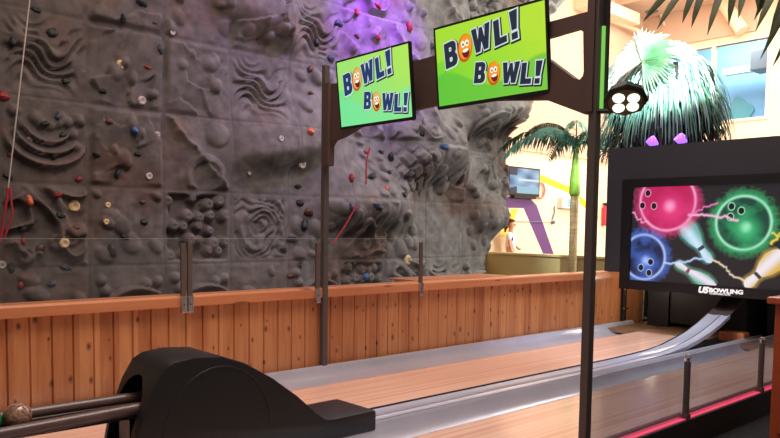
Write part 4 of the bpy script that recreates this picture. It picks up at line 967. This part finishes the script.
# ---- tall skirted fan palm behind the black surround
fp = thing('fan_palm', 'shaggy fan palm with a hanging teal and white leaf skirt above the black surround', 'palm tree', (-6.3, 12.1, -.02))
reparent(MB().tube([(-6.3, 12.1, -.02), (-6.3, 12.1, 2.0), (-6.3, 12.1, 4.4)], [.2, .17, .15], 14).build('trunk', 'palm_dark', smooth=True), fp)
co_ = MB().ball((-6.3, 12.25, 3.55), 1, 20, 14, (.72, .5, .9)).build('dead_leaf_core', 'dark', smooth=True); reparent(co_, fp)  # near-black core keeps the gaps between leaves dark
M['skirt_pale'] = noisy('leaf_pale', srgb(176,206,190), srgb(226,236,226), 6, .5); M['skirt_teal'] = noisy('leaf_teal', srgb(84,146,134), srgb(140,190,176), 6, .5)
M['skirt_green'] = noisy('leaf_green', srgb(60,104,84), srgb(104,150,120), 6, .5); M['skirt_black'] = mat('leaf_black', (.012,.014,.013), .6)  # near-black leaves stand for shaded gaps in the skirt
random.seed(5)
def skirt(nb_, z_lo, z_hi, Lr, rad, wd=.03):
    mb = MB()
    for i in range(nb_):
        a = random.uniform(0, 2*PI); zt = random.uniform(z_lo, z_hi); k = math.sqrt(max(.05, 1-((zt-3.45)/1.45)**2)) if zt > 3.45 else 1
        rx, ry = rad*k*random.uniform(.7, 1.0), rad*.75*k*random.uniform(.7, 1.0)
        p = Vector((-6.3+rx*math.cos(a), 12.15+ry*math.sin(a), zt)); L = random.uniform(*Lr)
        d = Vector((math.cos(a)*.55, math.sin(a)*.45, -.55)); v = []; n = 4; side = Vector((-math.sin(a)+random.uniform(-.5, .5), math.cos(a)+random.uniform(-.5, .5), 0)).normalized()
        for j in range(n+1):
            t = j/n; ww = wd*(1-t*.9)*.5; v += [p-side*ww, p+side*ww]; dd = (d*(1-t)+Vector((0,0,-1))*t*1.4+Vector((math.cos(a)*.06, 0, 0))).normalized(); p = p+dd*L/n
        mb.add(v, [(2*j, 2*j+1, 2*j+3, 2*j+2) for j in range(n)])
    return mb
for nb_, a_, b_, Lr, rad, wd_, mm in [(300, 3.2, 3.8, (.45, .8), .88, .07, 'skirt_black'), (260, 3.5, 4.3, (.5, 1.0), .93, .045, 'skirt_green'), (420, 3.7, 4.5, (.5, 1.0), .94, .042, 'skirt_teal'), (420, 3.9, 4.55, (.4, .9), .95, .042, 'skirt_pale'), (26, 3.9, 4.4, (.25, .45), .98, .09, 'skirt_black')]:
    o = skirt(nb_, a_, b_, Lr, rad, wd_).build('leaf_skirt', mm); reparent(o, fp); o['kind'] = 'stuff'
# fan leaves on top
def fan(c, ax, up, r, spread, n, mb=None, fold=.12):
    mb = mb or MB(); ax = Vector(ax).normalized(); up = Vector(up); up = (up-ax*up.dot(ax)).normalized(); sd = ax.cross(up)
    c = Vector(c)
    for i in range(n):
        a0 = -spread/2+spread*i/n; am = a0+spread/n/2; a1 = a0+spread/n*.92
        D = lambda a: up*math.cos(a)+sd*math.sin(a)
        L = r*random.uniform(.88, 1.05); k = .62
        mb.add([c, c+D(a0)*L*k, c+D(am)*L*k+ax*fold*r, c+D(a1)*L*k, c+D(am)*L-ax*.12*r+Vector((0,0,-.15*r))], [(0, 1, 2), (0, 2, 3), (1, 4, 2), (2, 4, 3)])
    return mb
M['fan_white'] = noisy('fan_white', srgb(216,228,216), srgb(240,244,236), 5, .5); M['fan_green'] = noisy('fan_green', srgb(130,176,140), srgb(190,216,186), 5, .5)  # white tone carries the overexposed top light in the leaf colour
random.seed(2)
for (c, ax_, up, r, spd, n, mm) in [((-6.32, 11.35, 4.36), (.3, -1, .1), (.75, 0, 1), .70, 1.9, 18, 'fan_green'), ((-6.32, 11.40, 4.38), (.1, -1, .3), (-.8, 0, .8), .72, 2.8, 20, 'fan_white'), ((-6.50, 11.6, 4.55), (.1, -.6, .8), (-.4, .6, .9), .50, 4.2, 26, 'fan_white'),
        ((-6.30, 11.34, 4.34), (.3, -1, .1), (.6, 0, -.5), .58, 1.5, 12, 'fan_green'), ((-6.05, 11.8, 4.55), (.4, -.6, .7), (.6, .4, .7), .48, 3.2, 20, 'fan_white'), ((-6.75, 11.45, 4.25), (-.2, -1, .3), (-.6, 0, .2), .42, 2.2, 16, 'fan_white')]:
    reparent(fan(c, ax_, up, r, spd, n).build('fan_leaf', mm), fp)
M['blue_leaf'] = noisy('blue_leaf', srgb(30,120,170), srgb(70,160,200), 4, .4)  # blue light falling on the frond is put into its leaf colour
bf = MB()
for i in range(12):
    a = -.6+i*.19; leaflet(bf, Vector((-7.35, 12.0, 3.98)), Vector((math.cos(a)*.8, -.2, math.sin(a)+.2)), .42, .05, .15)
bf.tube([(-7.35, 12.0, 3.98), (-7.0, 12.1, 3.7), (-6.4, 12.15, 3.6)], .02, 6)
bfo = bf.build('blue_frond', 'blue_leaf'); reparent(bfo, fp); bfo['label'] = 'spiky blue frond left of the leaf skirt'
# small purple lamps on the surround
M['violet'] = mat('violet_lamp', srgb(120,70,220), .3, emit=srgb(150,90,255), es=2.2)
for x, lb in ((-5.42, 'left of two small violet lamps on top of the black surround'), (-4.98, 'right of two small violet lamps on top of the black surround')):
    l_ = thing('uplight', lb, 'lamp', (x, 10.25, 2.76), group='violet lamps on the surround')
    reparent(MB().box(x-.07, x+.07, 10.2, 10.3, 2.76, 2.79).build('base', 'matte_black'), l_)
    reparent(MB().tube([(x, 10.25, 2.79), (x-.03, 10.2, 2.84), (x-.05, 10.16, 2.88)], [.05, .07, .075], 14).build('lens', 'violet', smooth=True), l_)
    pl_ = bpy.data.lights.new('violet_glow', 'POINT'); pl_.energy = 9; pl_.color = (.5, .15, 1); pl_.shadow_soft_size = .05
    po = bpy.data.objects.new('violet_glow', pl_); COL.objects.link(po); po.location = (x-.02, 10.35, 3.0)
# ---- dark frond hanging in at the top right, over the cabinet
hf = thing('hanging_frond', 'dark green palm frond hanging into the top right corner', 'palm frond', (-2.2, 5.5, 3.6))
mb = MB(); mb.tube([(-2.9, 5.5, 3.42), (-2.3, 5.5, 3.44), (-1.9, 5.5, 3.38), (-1.5, 5.55, 3.2), (-1.2, 5.6, 2.95)], [.016, .015, .013, .01, .006], 6); reparent(mb.build('stem', 'palm_dark', smooth=True), hf)
mb = MB(); random.seed(9)
for bx, bz, tx, tz in [(-2.60, 3.43, -2.70, 3.11), (-2.53, 3.43, -2.62, 3.06), (-2.38, 3.43, -2.48, 2.97), (-2.31, 3.43, -2.37, 3.04), (-2.22, 3.42, -2.25, 3.04), (-2.14, 3.42, -2.15, 3.10), (-2.0, 3.40, -2.19, 3.04), (-1.97, 3.38, -2.13, 2.93), (-1.90, 3.36, -2.06, 2.91), (-1.82, 3.33, -1.99, 3.0), (-1.75, 3.3, -1.92, 2.99), (-1.68, 3.27, -1.86, 2.95), (-1.9, 3.36, -2.02, 3.06),
        (-1.83, 3.34, -2.11, 2.74), (-1.76, 3.2, -2.04, 2.68), (-1.6, 3.22, -1.86, 2.74), (-1.5, 3.18, -1.75, 2.7), (-1.45, 3.15, -1.3, 2.6), (-1.3, 3.0, -1.1, 2.5), (-1.6, 3.25, -1.5, 3.6), (-1.9, 3.38, -1.7, 3.8), (-2.3, 3.43, -2.2, 3.9), (-2.7, 3.42, -2.9, 3.1), (-2.8, 3.42, -3.05, 3.2)]:
    b0 = Vector((bx, 5.5, bz)); t0 = Vector((tx, 5.5+random.uniform(-.12, .02), tz)); d = t0-b0; sd = Vector((d.z, 0, -d.x)).normalized(); v = []
    for j, ww in enumerate([.014, .028, .030, .021, .0015]):
        p = b0+d*(j/4)+Vector((0, -.02*math.sin(PI*j/4), 0)); v += [p-sd*ww, p+Vector((0, -.008, 0)), p+sd*ww]
    mb.add(v, [(3*j+a, 3*j+a+1, 3*j+a+4, 3*j+a+3) for j in range(4) for a in (0, 1)])
reparent(mb.build('leaflets', 'palm_dark', smooth=True), hf)

# ================================================================== PERSON beyond the half wall
def skin_mesh(name, joints, edges, m, parent, lv=2):
    me = bpy.data.meshes.new(name); me.from_pydata([j[:3] for j in joints], edges, []); o = bpy.data.objects.new(name, me); COL.objects.link(o)
    o.modifiers.new('s', 'SKIN'); sv = me.skin_vertices[0].data
    for i, j in enumerate(joints): sv[i].radius = (j[3], j[4] if len(j) > 4 else j[3])
    sv[0].use_root = True; ss = o.modifiers.new('ss', 'SUBSURF'); ss.levels = lv; ss.render_levels = lv
    dg = bpy.context.evaluated_depsgraph_get(); dg.update(); nm = bpy.data.meshes.new_from_object(o.evaluated_get(dg)); o.modifiers.clear(); o.data = nm
    nm.materials.clear(); nm.materials.append(m); nm.polygons.foreach_set('use_smooth', [True]*len(nm.polygons)); o.parent = parent; return o
M['skin'] = mat('skin', srgb(214,150,118), .6); M['hair'] = mat('brown_hair', srgb(120,66,34), .6); M['shirt'] = mat('white_shirt', (.8,.8,.8), .8); M['shorts'] = mat('blue_shorts', srgb(60,80,120), .8)
ps = thing('person', 'person in a white T-shirt with tied brown hair standing beyond the olive half wall', 'person', (-12.18, 15.35, -.02), (0, 0, R(25)))
J = [(0,0,.88,.13,.10), (0,0,1.08,.12,.09), (0,0,1.28,.15,.10), (0,0,1.37,.07,.06), (0,0,1.43,.05,.05), (.01,0,1.50,.075,.085), (.02,0,1.59,.085,.10), (.01,0,1.66,.06,.07),
     (0,.17,1.31,.055), (.03,.22,1.08,.042), (.16,.20,.95,.033), (.23,.18,.93,.036), (0,-.17,1.31,.055), (.03,-.22,1.08,.042), (.10,-.22,.86,.033), (.12,-.22,.78,.036),
     (0,.09,.78,.09), (.02,.10,.47,.058), (0,.10,.09,.042), (.11,.10,.04,.036), (0,-.09,.78,.09), (.02,-.10,.47,.058), (0,-.10,.09,.042), (.11,-.10,.04,.036)]
E_ = [(0,1),(1,2),(2,3),(3,4),(4,5),(5,6),(6,7),(2,8),(8,9),(9,10),(10,11),(2,12),(12,13),(13,14),(14,15),(0,16),(16,17),(17,18),(18,19),(0,20),(20,21),(21,22),(22,23)]
skin_mesh('body', J, E_, M['skin'], ps)
skin_mesh('t_shirt', [(0,0,.86,.16,.13), (0,0,1.08,.15,.12), (0,0,1.28,.175,.125), (0,0,1.38,.09,.08), (0,.18,1.31,.075), (.02,.215,1.16,.065), (0,-.18,1.31,.075), (.02,-.215,1.16,.065)], [(0,1),(1,2),(2,3),(2,4),(4,5),(2,6),(6,7)], M['shirt'], ps)
skin_mesh('shorts', [(0,0,.86,.15,.12), (0,.09,.76,.11), (.01,.10,.55,.085), (0,-.09,.76,.11), (.01,-.10,.55,.085)], [(0,1),(1,2),(0,3),(3,4)], M['shorts'], ps)
skin_mesh('hair', [(-.03,0,1.62,.095,.105), (-.01,0,1.68,.075,.085), (-.09,0,1.56,.06,.07), (-.14,0,1.46,.04), (-.15,0,1.36,.02)], [(0,1),(0,2),(2,3),(3,4)], M['hair'], ps)
ps.scale = (1.05, 1.05, 1.05)
for s_ in (-1, 1):
    o = MB().ball((.10, s_*.035, 1.575), .012, 8, 6).build('eye', 'bezel'); o.parent = ps
o = MB().ball((.115, 0, 1.545), .018, 8, 6, (1, .7, 1)).build('nose', 'skin'); o.parent = ps
